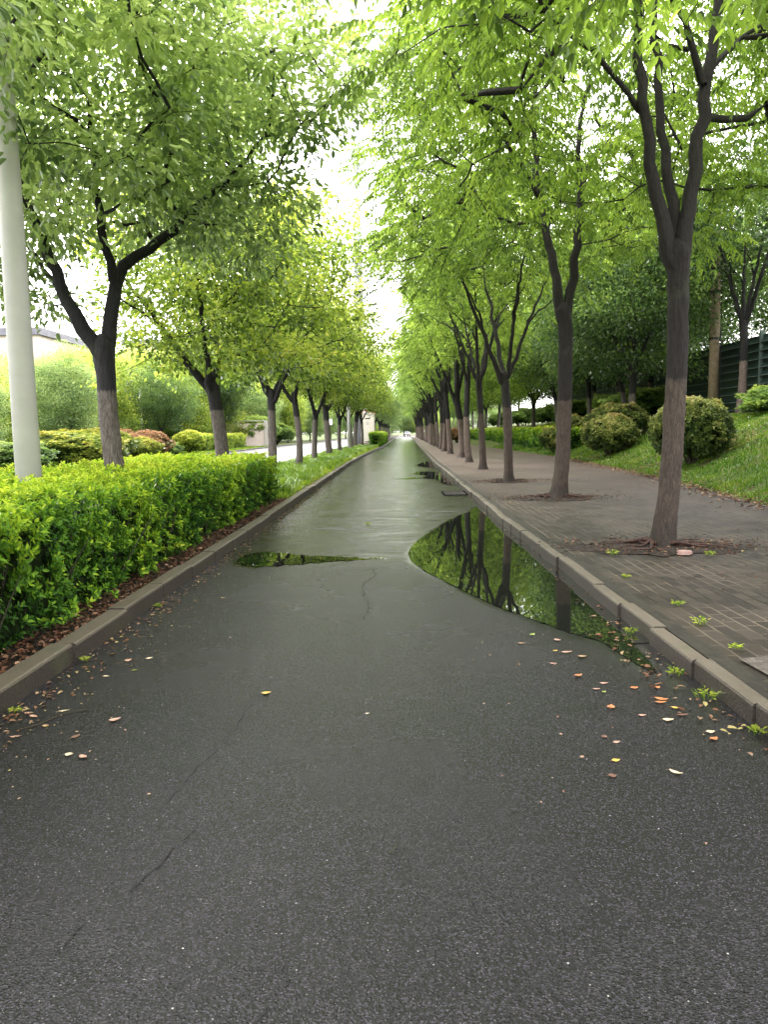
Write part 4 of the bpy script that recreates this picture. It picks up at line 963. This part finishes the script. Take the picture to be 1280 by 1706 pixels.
for k, (x, y, z, s, lab) in enumerate([
    (2.19, 5.95, .11, .08, 'small weed in the paver joint farthest from the pale cement patch'), (2.12, 5.35, .11, .11, 'grassy weed between kerb and pavers below the nearest trunk'),
    (2.10, 4.72, .11, .07, 'low yellow green weed just beyond the pale cement patch'), (2.42, 4.80, .11, .06, 'flat weed on the pavers right beside the cement patch'),
    (1.68, 4.12, .01, .12, 'leafy weed growing from the gutter foot of the kerb'), (1.66, 4.55, .01, .09, 'thin grassy weed among the orange leaves in the gutter'),
    (1.73, 3.62, .01, .07, 'small weed at the kerb foot near the right edge'), (1.68, 5.5, .01, .08, 'small weed at the kerb beside the puddle end'),
    (2.13, 7.1, .11, .06, 'tiny green weed by the kerb level with the mirror puddle'), (3.35, 8.2, .12, .10, 'green seedling in front of the nearest paver trunk'),
    (2.35, 8.35, .12, .12, 'dry grassy weed left of the nearest paver trunk'), (3.9, 7.9, .11, .12, 'dry weed on the pavers right of the nearest trunk'),
    (-2.12, 4.05, .01, .05, 'tiny weed at the foot of the hedge kerb nearest the camera'), (-2.12, 5.0, .01, .05, 'tiny weed at the foot of the hedge kerb, middle of three'), (-2.12, 6.6, .01, .05, 'tiny weed at the foot of the hedge kerb, farthest of three'),
    (-.48, 12.4, .004, .10, 'sprig of leaves lying on the wet lane beyond the left puddle')]):
    weed(x, y, z, s, 200 + k, lab)

# individually placed fallen leaves
def fallen_leaf(x, y, ln, wd, a, mat, label, curl=.25, z=.006, stem=True):
    bm = bmesh.new(); n = 9; rows = []
    for i in range(n):
        t = i / (n - 1); w = wd * .5 * (math.sin(math.pi * min(1, t * .97 + .03)) ** .75) * (1.15 - .35 * t)
        zc = curl * ln * (t - .5) ** 2 * 1.6
        rows.append([bm.verts.new((ln * (t - .5), w * s, zc + abs(s) * wd * curl * .55 + .0006 * math.sin(9 * t + 4 * s))) for s in (-1, -.5, 0, .5, 1)])
    for A, B in zip(rows[:-1], rows[1:]):
        for j in range(4): bm.faces.new((A[j], A[j + 1], B[j + 1], B[j]))
    root = bm_obj('fallen_leaf', bm, M[mat], None, True)
    root.location = (x, y, z); root.rotation_euler = (random.uniform(-.08, .08), random.uniform(-.08, .08), a)
    tag(root, label, 'leaf', 'single fallen leaves on the wet lane')
    if stem:
        b2 = bmesh.new(); add_cyl(b2, (-ln * .49, 0, curl * ln * .4), (-ln * .78, ln * .05, .002), .0009, .0006, 5); bm_obj('stem', b2, M['fl_brown'], root)
FL = [
 (-1.52, 3.955 - .03, .06, .036, .5, 'fl_pink', 'pale pinkish curled leaf, upper one of the four on the left of the lane', .5),
 (-1.64, 3.71, .05, .026, .9, 'fl_brown', 'orange brown leaf with a dark twig beside it on the left of the lane', .3),
 (-1.58, 3.49, .04, .03, .1, 'fl_cream', 'cream leaf, left one of a lower pair on the lane', .35),
 (-1.50, 3.46, .05, .028, -.6, 'fl_pink', 'pinkish brown leaf, right one of a lower pair on the lane', .4),
 (-.78, 4.32, .055, .04, .3, 'fl_yellow', 'lone golden leaf in the middle of the lane', .35),
 (-2.04, 4.05, .06, .026, -.2, 'fl_pink', 'pink leaf at the kerb, far one of a touching pair', .2),
 (-1.99, 4.0, .055, .024, -.35, 'fl_pink', 'pink leaf at the kerb, near one of a touching pair', .2),
 (-1.95, 3.72, .055, .022, .1, 'fl_pink', 'narrow pink leaf lowest near the hedge kerb', .2),
 (-1.86, 3.86, .035, .026, .4, 'fl_tan', 'small tan leaf beside a fallen twig', .2),
 (-1.86, 4.08, .06, .016, .35, 'fl_cream', 'narrow cream leaf at the end of a fallen twig', .15),
 (-1.83, 5.02, .05, .034, .5, 'fl_pink', 'broad pale pink leaf off the hedge kerb', .2),
 (-1.70, 5.06, .05, .024, .6, 'fl_cream', 'long cream leaf lying out from the hedge kerb', .2),
 (-1.71, 4.80, .045, .02, .2, 'fl_green', 'pale greenish leaf nearer than the long cream one', .2),
 (-1.85, 4.68, .045, .022, .0, 'fl_cream', 'cream leaf by the hedge kerb below the greenish one', .2),
 (-1.62, 6.95, .05, .03, -.3, 'fl_pink', 'reddish leaf off the hedge kerb before the left puddle', .2),
 (1.13, 4.02, .05, .036, 1.2, 'fl_orange', 'orange leaf with a pale stem drawn beside it in the gutter shallows', .5),
 (1.37, 3.83, .055, .030, -.2, 'fl_cream', 'pale cream orange leaf on the damp gutter', .4),
 (1.47, 3.90, .06, .024, .05, 'fl_brown', 'flat reddish brown leaf near the kerb at the right', .3),
 (1.52, 3.67, .045, .028, .1, 'fl_cream', 'cream leaf near the right edge above a red one', .3),
 (1.50, 3.58, .045, .03, .5, 'fl_orange', 'red orange leaf lowest near the right edge', .5),
 (1.26, 3.90, .04, .022, -.1, 'fl_pink', 'pale pink leaf beside a bright wet reflection', .35),
 (.97, 3.36, .042, .024, .35, 'fl_yellow', 'small bright yellow rectangular leaf scrap on the lane', .1),
 (1.19, 3.22, .060, .022, -.7, 'fl_cream', 'twisted cream and orange leaf with long pale stem, nearest on the right', .6),
 (.91, 3.20, .036, .03, .2, 'fl_brown', 'dull brown leaf lowest on the right half', .3),
 (.99, 3.63, .03, .024, 1.0, 'fl_brown', 'tiny brown leaf above a small pink one', .2),
 (1.03, 3.56, .035, .018, .2, 'fl_pink', 'tiny pink leaf below a tiny brown one', .3),
 (.98, 4.80, .05, .018, -.1, 'fl_pink', 'pale pink leaf on dry asphalt short of the shallow water', .2),
 (1.08, 4.55, .055, .034, .4, 'fl_orange', 'broken tan orange leaf out from the gutter', .35),
 (1.13, 4.32, .045, .02, .1, 'fl_pink', 'pink leaf beside a small green one', .3),
 (1.16, 4.27, .03, .02, .8, 'fl_green', 'small green leaf beside a pink one', .3),
 (1.20, 4.42, .05, .018, -.1, 'fl_pink', 'slim pink leaf farther up the gutter', .3),
 (1.35, 4.33, .05, .028, .2, 'fl_orange', 'orange leaf out from the leaf heap at the kerb', .3),
 (1.48, 4.33, .045, .03, .4, 'fl_orange', 'orange leaf right below the leaf heap', .3),
 (1.44, 4.14, .075, .028, -.2, 'fl_orange', 'long orange leaf, upper of a clustered pair by the gutter weed', .3),
 (1.42, 4.09, .065, .026, .1, 'fl_orange', 'long orange leaf, lower of a clustered pair by the gutter weed', .3),
 (1.47, 4.00, .05, .028, -.3, 'fl_yellow', 'golden leaf just below the gutter weed', .3),
 (1.12, 5.35, .05, .03, -.2, 'fl_pink', 'pinkish leaf at the near tip of the mirror puddle', .2),
 (1.12, 5.05, .075, .022, .1, 'fl_pink', 'long pink leaf floating at the puddle tip', .2),
 (1.20, 4.95, .06, .03, .1, 'fl_tan', 'dull tan leaf floating beside the long pink one', .1),
 (.86, 5.30, .055, .024, -.1, 'fl_tan', 'tan leaf lying left of the puddle tip', .15),
 (.97, 5.50, .045, .035, .8, 'fl_green', 'yellow green leaf at the puddle edge', .3),
 (1.05, 5.08, .035, .026, .5, 'fl_yellow', 'small yellow leaf beside the long pink one', .3),
 (-.18, 3.98, .022, .014, .3, 'fl_cream', 'tiny pale leaf scrap in mid lane right of the golden leaf', .2),
]
for a_ in FL:
    x, y, ln, wd, an, mt, lab, cu = a_
    fallen_leaf(x, y, ln, wd * 1.15, an, mt, lab, cu * .5, z=.010 if x > .9 and y > 4.5 else .004)
def twig(pts, rr, label):
    V, F, A = tube_chain(resample([(p[0], p[1], .008, rr) for p in pts], .03)[:, :3], np.full(len(resample([(p[0], p[1], .008, rr) for p in pts], .03)), rr), 5, np.random.default_rng(1), .1)
    tag(link('fallen_twig', mk('fallen_twig', (V, F, A), M['twig'])), label, 'twig', 'fallen twigs on the lane')
twig([(-1.98, 3.80), (-1.9, 3.88), (-1.84, 4.02), (-1.72, 4.08)], .004, 'thin dark forked twig lying near the hedge kerb')
twig([(-1.62, 3.66), (-1.56, 3.72)], .003, 'short dark twig beside the orange brown leaf')
twig([(1.15, 4.03), (1.20, 3.98), (1.22, 3.9)], .002, 'curved pale leaf stalk beside the orange leaf in the gutter')
twig([(-.05, 2.60), (-.02, 2.66)], .002, 'tiny dark twig in the near middle of the lane')

# ------------------------------------------------------------------ street furniture
# storm drain grate
M['iron'] = simple_mat('dark_iron', (.006, .006, .006), (.016, .015, .014), 20, .95, .004, .05)
root = empty('storm_drain', (1.40, 18.4, .004), 0, 'rectangular iron storm drain grate in the gutter beyond the mirror puddle', 'drain grate')
bm = bmesh.new(); add_box(bm, -.30, .24, -.55, .55, -.002, .003); bm_obj('dark_plate', bm, M['iron'], root)  # flat dark plate standing in for the shaded hollow below the bars
bm = bmesh.new(); add_box(bm, -.32, -.27, -.58, .58, .0, .014); add_box(bm, .21, .26, -.58, .58, .0, .014); add_box(bm, -.27, .21, -.58, -.53, .0, .014); add_box(bm, -.27, .21, .53, .58, .0, .014); bm_obj('frame', bm, M['iron'], root)
bm = bmesh.new()
for i in range(7): add_box(bm, -.243 + i * .068, -.222 + i * .068, -.53, .53, .004, .012)
bm_obj('grate', bm, simple_mat('worn_grate', (.06, .055, .05), (.14, .13, .12), 20, .7, .003, .2), root)

# near lamp post
def lamp_post(x, y, h, r0, r1, label, arm=1.6, side=1):
    root = empty('lamp_post', (x, y, .09), 0, label, 'lamp post', 'white street lamp posts')
    bm = bmesh.new(); add_cyl(bm, (0, 0, 0), (0, 0, h), r0, r1, 40); bm_obj('pole', bm, M['pole'], root, True)
    bm = bmesh.new(); add_cyl(bm, (0, 0, 0), (0, 0, .03), r0 * 2, r0 * 2, 24)
    for a in range(4): add_cyl(bm, (math.cos(a * 1.57 + .78) * r0 * 1.6, math.sin(a * 1.57 + .78) * r0 * 1.6, .03), (math.cos(a * 1.57 + .78) * r0 * 1.6, math.sin(a * 1.57 + .78) * r0 * 1.6, .07), .018, .018, 6)
    bm_obj('base_plate', bm, M['pole'], root)
    bm = bmesh.new(); add_cyl(bm, (0, 0, h - .05), (side * arm, 0, h + .35), r1 * .6, r1 * .4, 12); bm_obj('arm', bm, M['pole'], root, True)
    bm = bmesh.new(); add_box(bm, side * arm - .12, side * arm + .5, -.13, .13, h + .30, h + .42, .03); bm_obj('lamp_head', bm, M['metal_dark'], root)
lamp_post(-3.86, 8.0, 11, .135, .075, 'thick white tapered lamp post rising out of the hedge at the left')
lamp_post(-3.55, 58.5, 10.5, .14, .08, 'distant white lamp post among the verge tree trunks', 1.8)
lamp_post(-20.5, 62, 5.2, .11, .06, 'slim white pole standing beyond the main road by the lone round bush', .3)

# telecom tower far along the verge
root = empty('telecom_tower', (-4.2, 95, .05), 0, 'tall white steel mast rising above the tree tops in the sky gap', 'mast')
bm = bmesh.new(); add_cyl(bm, (0, 0, 0), (0, 0, 46), .62, .40, 28)
for z in (11, 22, 33): add_cyl(bm, (0, 0, z), (0, 0, z + .25), .66 - z * .004, .66 - z * .004, 28)
bm_obj('mast', bm, M['mast'], root, True)
for zz in (47.0, 52.0):
    bm = bmesh.new(); add_cyl(bm, (0, 0, zz), (0, 0, zz + .12), 1.25, 1.25, 24); bm_obj('platform', bm, M['white'], root)
bm = bmesh.new(); add_cyl(bm, (0, 0, 46), (0, 0, 56), .28, .2, 12); bm_obj('top_pole', bm, M['white'], root)
for k in range(6):
    a = k * 1.047; bm = bmesh.new(); x, y = math.cos(a) * 1.15, math.sin(a) * 1.15; add_box(bm, x - .17, x + .17, y - .09, y + .09, 47.6, 50.4, .03); bm_obj('antenna', bm, M['white'], root); bm = bmesh.new(); add_box(bm, x - .15, x + .15, y - .09, y + .09, 52.5, 54.9, .03); bm_obj('antenna', bm, M['white'], root)
bm = bmesh.new(); add_cyl(bm, (.55, 0, 22.1), (1.7, 0, 22.3), .06, .05, 8); add_box(bm, 1.5, 2.2, -.15, .15, 22.2, 22.4, .03); bm_obj('bracket', bm, M['metal_dark'], root)

# cream equipment cabinet
root = empty('equipment_cabinet', (-3.05, 84, .08), 0, 'tall cream metal cabinet with a dark vent slot standing in the verge', 'cabinet')
bm = bmesh.new(); add_box(bm, -.74, .74, -.5, .5, .22, 3.35, .04); bm_obj('body', bm, M['cabinet'], root)
bm = bmesh.new(); add_box(bm, -.66, .66, -.42, .42, 0, .216); bm_obj('plinth', bm, M['concrete'], root)
bm = bmesh.new(); add_box(bm, -.78, .78, -.54, .54, 3.352, 3.43, .02); bm_obj('roof', bm, M['cabinet'], root)
bm = bmesh.new(); add_box(bm, -.27, .27, -.516, -.503, 2.82, 2.94); bm_obj('vent', bm, M['metal_dark'], root)
bm = bmesh.new(); add_box(bm, -.16, .16, -.514, -.503, 2.2, 2.55, .004); bm_obj('plate', bm, simple_mat('dull_plate', (.42, .42, .38), (.5, .5, .45), 4, .5), root)
bm = bmesh.new(); add_box(bm, -.34, .34, -.516, -.503, .34, .42); bm_obj('vent', bm, M['metal_dark'], root)
bm = bmesh.new(); add_box(bm, -.70, -.69, -.512, -.503, .3, 3.3); add_box(bm, .69, .70, -.512, -.503, .3, 3.3); bm_obj('seam', bm, M['metal_dark'], root)
# red and white sign board behind it
root = empty('sign_board', (-3.3, 90, .08), 0, 'white round topped sign board with a red band showing above the cream cabinet', 'sign')
bm = bmesh.new(); add_box(bm, -.75, -.67, -.04, .04, 0, 3.6); add_box(bm, .67, .75, -.04, .04, 0, 3.6); bm_obj('post', bm, M['white'], root)
bm = bmesh.new(); add_box(bm, -.95, .95, -.07, .07, 3.45, 3.95, .01); bm_obj('band', bm, M['red'], root)
bm = bmesh.new(); add_box(bm, -.55, -.2, -.078, -.073, 3.58, 3.82); add_box(bm, -.05, .15, -.078, -.073, 3.58, 3.82); add_box(bm, .3, .6, -.078, -.073, 3.58, 3.82); bm_obj('white_blocks', bm, M['white'], root)
bm = bmesh.new(); add_cyl(bm, (0, -.05, 3.96), (0, .05, 3.96), .85, .85, 36); bmesh.ops.bisect_plane(bm, geom=bm.verts[:] + bm.edges[:] + bm.faces[:], plane_co=(0, 0, 3.955), plane_no=(0, 0, -1), clear_outer=True); bmesh.ops.translate(bm, verts=bm.verts, vec=(0, 0, 0.0)); bm_obj('panel', bm, M['white'], root)
# small white plate sign left of the lamp post
root = empty('road_sign', (-8.9, 104, .05), 0, 'small white plate sign on a post at the main road edge', 'sign')
bm = bmesh.new(); add_cyl(bm, (0, 0, 0), (0, 0, 3.4), .05, .05, 10); bm_obj('post', bm, M['metal_dark'], root)
bm = bmesh.new(); add_box(bm, -.35, .35, -.06, -.03, 2.5, 3.3, .01); bm_obj('plate', bm, M['white'], root)

# utility pole by the fence
root = empty('utility_pole', (12.6, 31.0, 1.75), 0, 'weathered tan utility pole with bands standing before the louvred fence', 'pole')
bm = bmesh.new(); add_cyl(bm, (0, 0, -.2), (0, 0, 7.4), .20, .165, 24); bm_obj('shaft', bm, M['concrete_pole'], root, True)
for z in (3.1, 4.9, 5.75):
    bm = bmesh.new(); add_cyl(bm, (0, 0, z), (0, 0, z + .09), .205, .205, 20); bm_obj('band', bm, M['metal_dark'], root)
bm = bmesh.new(); add_cyl(bm, (.24, -.05, .2), (.22, -.05, 7.2), .02, .02, 6); bm_obj('conduit', bm, M['metal_dark'], root)
bm = bmesh.new(); add_box(bm, -.7, .7, -.05, .05, 7.0, 7.1); bm_obj('cross_arm', bm, M['metal_dark'], root)

# green louvred noise fence on the slope
FX = 14.0
root = empty('louvred_fence', (FX, 20, 1.6), 0, 'dark green louvred metal fence running along the top of the slope', 'fence')
for k, y in enumerate(np.arange(-2, 46, 4.0)):
    bm = bmesh.new(); add_box(bm, -.09, .09, y - .07, y + .07, -.3, 3.45, .01); bm_obj('post', bm, M['green_light'], root)
    if k < 11:
        bm = bmesh.new(); add_box(bm, .02, .06, y + .08, y + 3.92, .1, 3.3); bm_obj('panel', bm, M['green_panel'], root)
        bm = bmesh.new()
        for j in range(10):
            z = .18 + j * .315
            vs = [bm.verts.new(p) for p in ((.015, y + .08, z + .16), (.015, y + 3.92, z + .16), (-.085, y + 3.92, z + .02), (-.085, y + .08, z + .02))]; bm.faces.new(vs)
            add_box(bm, -.10, -.086, y + .08, y + 3.92, z - .012, z + .022)
        bm_obj('louvres', bm, M['green_light'] if False else M['louvre'] if 'louvre' in M else M['green_panel'], root)
        bm = bmesh.new()
        for j in range(10): add_box(bm, -.112, -.103, y + .09, y + 3.91, .18 + j * .315 - .008, .18 + j * .315 + .022)
        bm_obj('louvre_edges', bm, M['green_light'], root)
# low wall beyond the main road
root = empty('boundary_wall', (-27, 88, .05), R(8), 'low beige boundary wall with piers beyond the main road', 'wall')
bm = bmesh.new(); add_box(bm, -14, 12, -.12, .12, 0, 2.7); bm_obj('panel', bm, M['facade'], root)
bm = bmesh.new()
bm.free()
for x in np.arange(-14, 12.1, 3.25):
    bm = bmesh.new(); add_box(bm, x - .22, x + .22, -.22, .22, 0, 2.95, .02); bm_obj('pier', bm, M['concrete'], root)
bm = bmesh.new(); add_box(bm, -14.1, 12.1, -.2, .2, 2.952, 3.06); bm_obj('coping', bm, M['concrete'], root)
# dark picket railing in front of the trees
root = empty('railing', (-30, 66, .05), R(4), 'low dark railing under the trees beyond the yellow shrubs', 'fence')
bm = bmesh.new()
bm.free()
for x in np.arange(-14, 10, 1.5):
    bm = bmesh.new(); add_box(bm, x - .09, x + .09, -.05, .05, 0, 2.2); bm_obj('post', bm, M['metal_dark'], root)
bm = bmesh.new(); add_box(bm, -14, 9, -.03, .03, 2.0, 2.2); add_box(bm, -14, 9, -.03, .03, 1.2, 1.3); bm_obj('rails', bm, M['metal_dark'], root)

# buildings
def building(x0, x1, y0, y1, h, label, cols, rows, fascia=.9):
    root = empty('building', ((x0 + x1) / 2, (y0 + y1) / 2, 0), 0, label, 'building'); w, d = (x1 - x0) / 2, (y1 - y0) / 2
    bm = bmesh.new(); add_box(bm, -w, w, -d, d, 0, h); bm_obj('wall', bm, M['facade'], root)
    bm = bmesh.new(); add_box(bm, -w - .5, w + .5, -d - .5, d + .5, h + .003, h + fascia); bm_obj('roof', bm, M['roof'], root)
    for i in range(cols):
        for j in range(rows):
            x = -w + (i + .5) * 2 * w / cols; z = 1.2 + j * (h - .8) / rows; hh = (h / rows) * .5
            bm = bmesh.new(); add_box(bm, x - 1.05, x + 1.05, -d - .06, -d - .003, z - .06, z + hh + .06); f = bm_obj('window', bm, M['white'], root)
            bm = bmesh.new(); add_box(bm, x - .95, x + .95, -d - .08, -d - .063, z, z + hh); bm_obj('pane', bm, M['glass'], f)
building(-84, -44, 96, 116, 14.2, 'low flat roofed pinkish building with a dark roof edge behind the left trees', 9, 4)
building(-52, -38, 150, 165, 19, 'pinkish building glimpsed between the tree crowns behind the second camphor', 4, 5)

# cars far down the lane and by the wall
def car(x, y, rz, label, paint):
    root = empty('parked_car', (x, y, .01), rz, label, 'car')
    prof = [(-2.1, .35), (-2.15, .75), (-1.95, .95), (-1.5, 1.0), (-1.05, 1.42), (.55, 1.45), (1.15, .98), (1.95, .85), (2.15, .6), (2.1, .35)]
    bm = bmesh.new(); A = [bm.verts.new((-.85 if z < 1.1 else -.68, yy, z)) for yy, z in prof]; B = [bm.verts.new((.85 if z < 1.1 else .68, yy, z)) for yy, z in prof]
    bm.faces.new(A); bm.faces.new(B[::-1])
    for i in range(len(prof)): j = (i + 1) % len(prof); bm.faces.new((A[i], B[i], B[j], A[j]))
    bmesh.ops.bevel(bm, geom=list(bm.edges), offset=.05, segments=2, affect='EDGES'); bm_obj('body', bm, paint, root, True)
    for yy, s in ((-1.32, -1), (.90, 1)):
        bm = bmesh.new(); y0_, y1_ = (-1.44, -1.12) if s < 0 else (.62, 1.06)
        z0_, z1_ = 1.04, 1.38
        if s < 0: vs = [(-.7, -1.52, z0_), (.7, -1.52, z0_), (.62, -1.16, z1_), (-.62, -1.16, z1_)]
        else: vs = [(-.7, 1.15, z0_), (.7, 1.15, z0_), (.62, .72, z1_), (-.62, .72, z1_)]
        bm.faces.new([bm.verts.new((a, b + s * .03, c + .02)) for a, b, c in vs]); bm_obj('windscreen' if s > 0 else 'rear_window', bm, M['glass'], root)
    for sx in (-1, 1):
        bm = bmesh.new(); bm.faces.new([bm.verts.new((sx * (.86 - .17 * (c - .98) / .4), b, c)) for b, c in ((-1.25, 1.02), (.85, 1.02), (.5, 1.36), (-.95, 1.36))]); bm_obj('side_window', bm, M['glass'], root)
        for yy in (-1.3, 1.35):
            bm = bmesh.new(); add_cyl(bm, (sx * .68, yy, .33), (sx * .89, yy, .33), .33, .33, 20); w_ = bm_obj('wheel', bm, M['tyre'], root)
            bm = bmesh.new(); add_cyl(bm, (sx * .888, yy, .33), (sx * .90, yy, .33), .2, .18, 14); bm_obj('rim', bm, M['white'], w_)
        bm = bmesh.new(); add_box(bm, sx * .62 - .16, sx * .62 + .16, -2.19, -2.10, .66, .80, .01); bm_obj('tail_light', bm, M['red'], root)
car(3.4, 236, 0, 'tiny pale grey car at the very end of the lane', M['mast'])
car(-20.6, 80, R(80), 'white car parked in front of the beige wall beyond the main road', M['white'])

# ------------------------------------------------------------------ light, world, camera
w = bpy.data.worlds.new('World'); scene.world = w; w.use_nodes = True
nt = w.node_tree; nt.nodes.clear()
sky = nt.nodes.new('ShaderNodeTexSky'); sky.sky_type = 'NISHITA'; sky.sun_disc = False
SE, SA = R(58), R(-70)     # elevation, compass direction the light comes from (left of the lane)
sky.sun_elevation = SE; sky.sun_rotation = SA; sky.air_density = 1.2; sky.dust_density = 4
hs = nt.nodes.new('ShaderNodeHueSaturation'); hs.inputs['Saturation'].default_value = .25; nt.links.new(sky.outputs[0], hs.inputs['Color'])
b1 = nt.nodes.new('ShaderNodeBackground'); b1.inputs[1].default_value = .08; nt.links.new(hs.outputs[0], b1.inputs[0])
tc = nt.nodes.new('ShaderNodeTexCoord'); nz_ = tex(nt, 'Noise', 2.2, tc.outputs['Generated'], Detail=5.0)
cl_ = ramp(nt, nz_.outputs[0], [(.3, (.93, .89, .96)), (.7, (1.0, .95, .98))])
b2 = nt.nodes.new('ShaderNodeBackground'); b2.inputs[1].default_value = 6.2; nt.links.new(cl_.outputs[0], b2.inputs[0])
ad = nt.nodes.new('ShaderNodeAddShader'); nt.links.new(b1.outputs[0], ad.inputs[0]); nt.links.new(b2.outputs[0], ad.inputs[1])
wo = nt.nodes.new('ShaderNodeOutputWorld'); nt.links.new(ad.outputs[0], wo.inputs[0])
sd = bpy.data.lights.new('sun', 'SUN'); sd.energy = 4.2; sd.angle = R(14); sd.color = (1, .92, .88)
so = bpy.data.objects.new('sun', sd); col.objects.link(so)
dirv = Vector((math.sin(SA) * math.cos(SE), math.cos(SA) * math.cos(SE), math.sin(SE)))
so.rotation_euler = dirv.to_track_quat('Z', 'Y').to_euler()

cd = bpy.data.cameras.new('camera'); cam_o = bpy.data.objects.new('camera', cd); col.objects.link(cam_o)
cd.sensor_fit = 'VERTICAL'; cd.sensor_height = 36; cd.lens = 1282 / 1706 * 36; cd.clip_end = 3000; cd.clip_start = .05
yaw, pitch, roll = R(-1.003), R(-5.949), R(-1.1)
f = Vector((math.sin(yaw) * math.cos(pitch), math.cos(yaw) * math.cos(pitch), math.sin(pitch)))
r_ = Vector((math.cos(yaw), -math.sin(yaw), 0)); u = r_.cross(f)
r2 = r_ * math.cos(roll) + u * math.sin(roll); u2 = u * math.cos(roll) - r_ * math.sin(roll)
cam_o.matrix_world = Matrix(((r2.x, u2.x, -f.x, 0), (r2.y, u2.y, -f.y, 0), (r2.z, u2.z, -f.z, 1.5), (0, 0, 0, 1)))
scene.camera = cam_o
scene.view_settings.view_transform = 'Standard'; scene.view_settings.look = 'None'; scene.view_settings.exposure = 0
cy_s = scene.cycles
cy_s.max_bounces = 7; cy_s.diffuse_bounces = 4; cy_s.glossy_bounces = 3; cy_s.transmission_bounces = 5; cy_s.transparent_max_bounces = 4
cy_s.use_denoising = True; cy_s.caustics_reflective = False; cy_s.caustics_refractive = False; cy_s.sample_clamp_indirect = 6
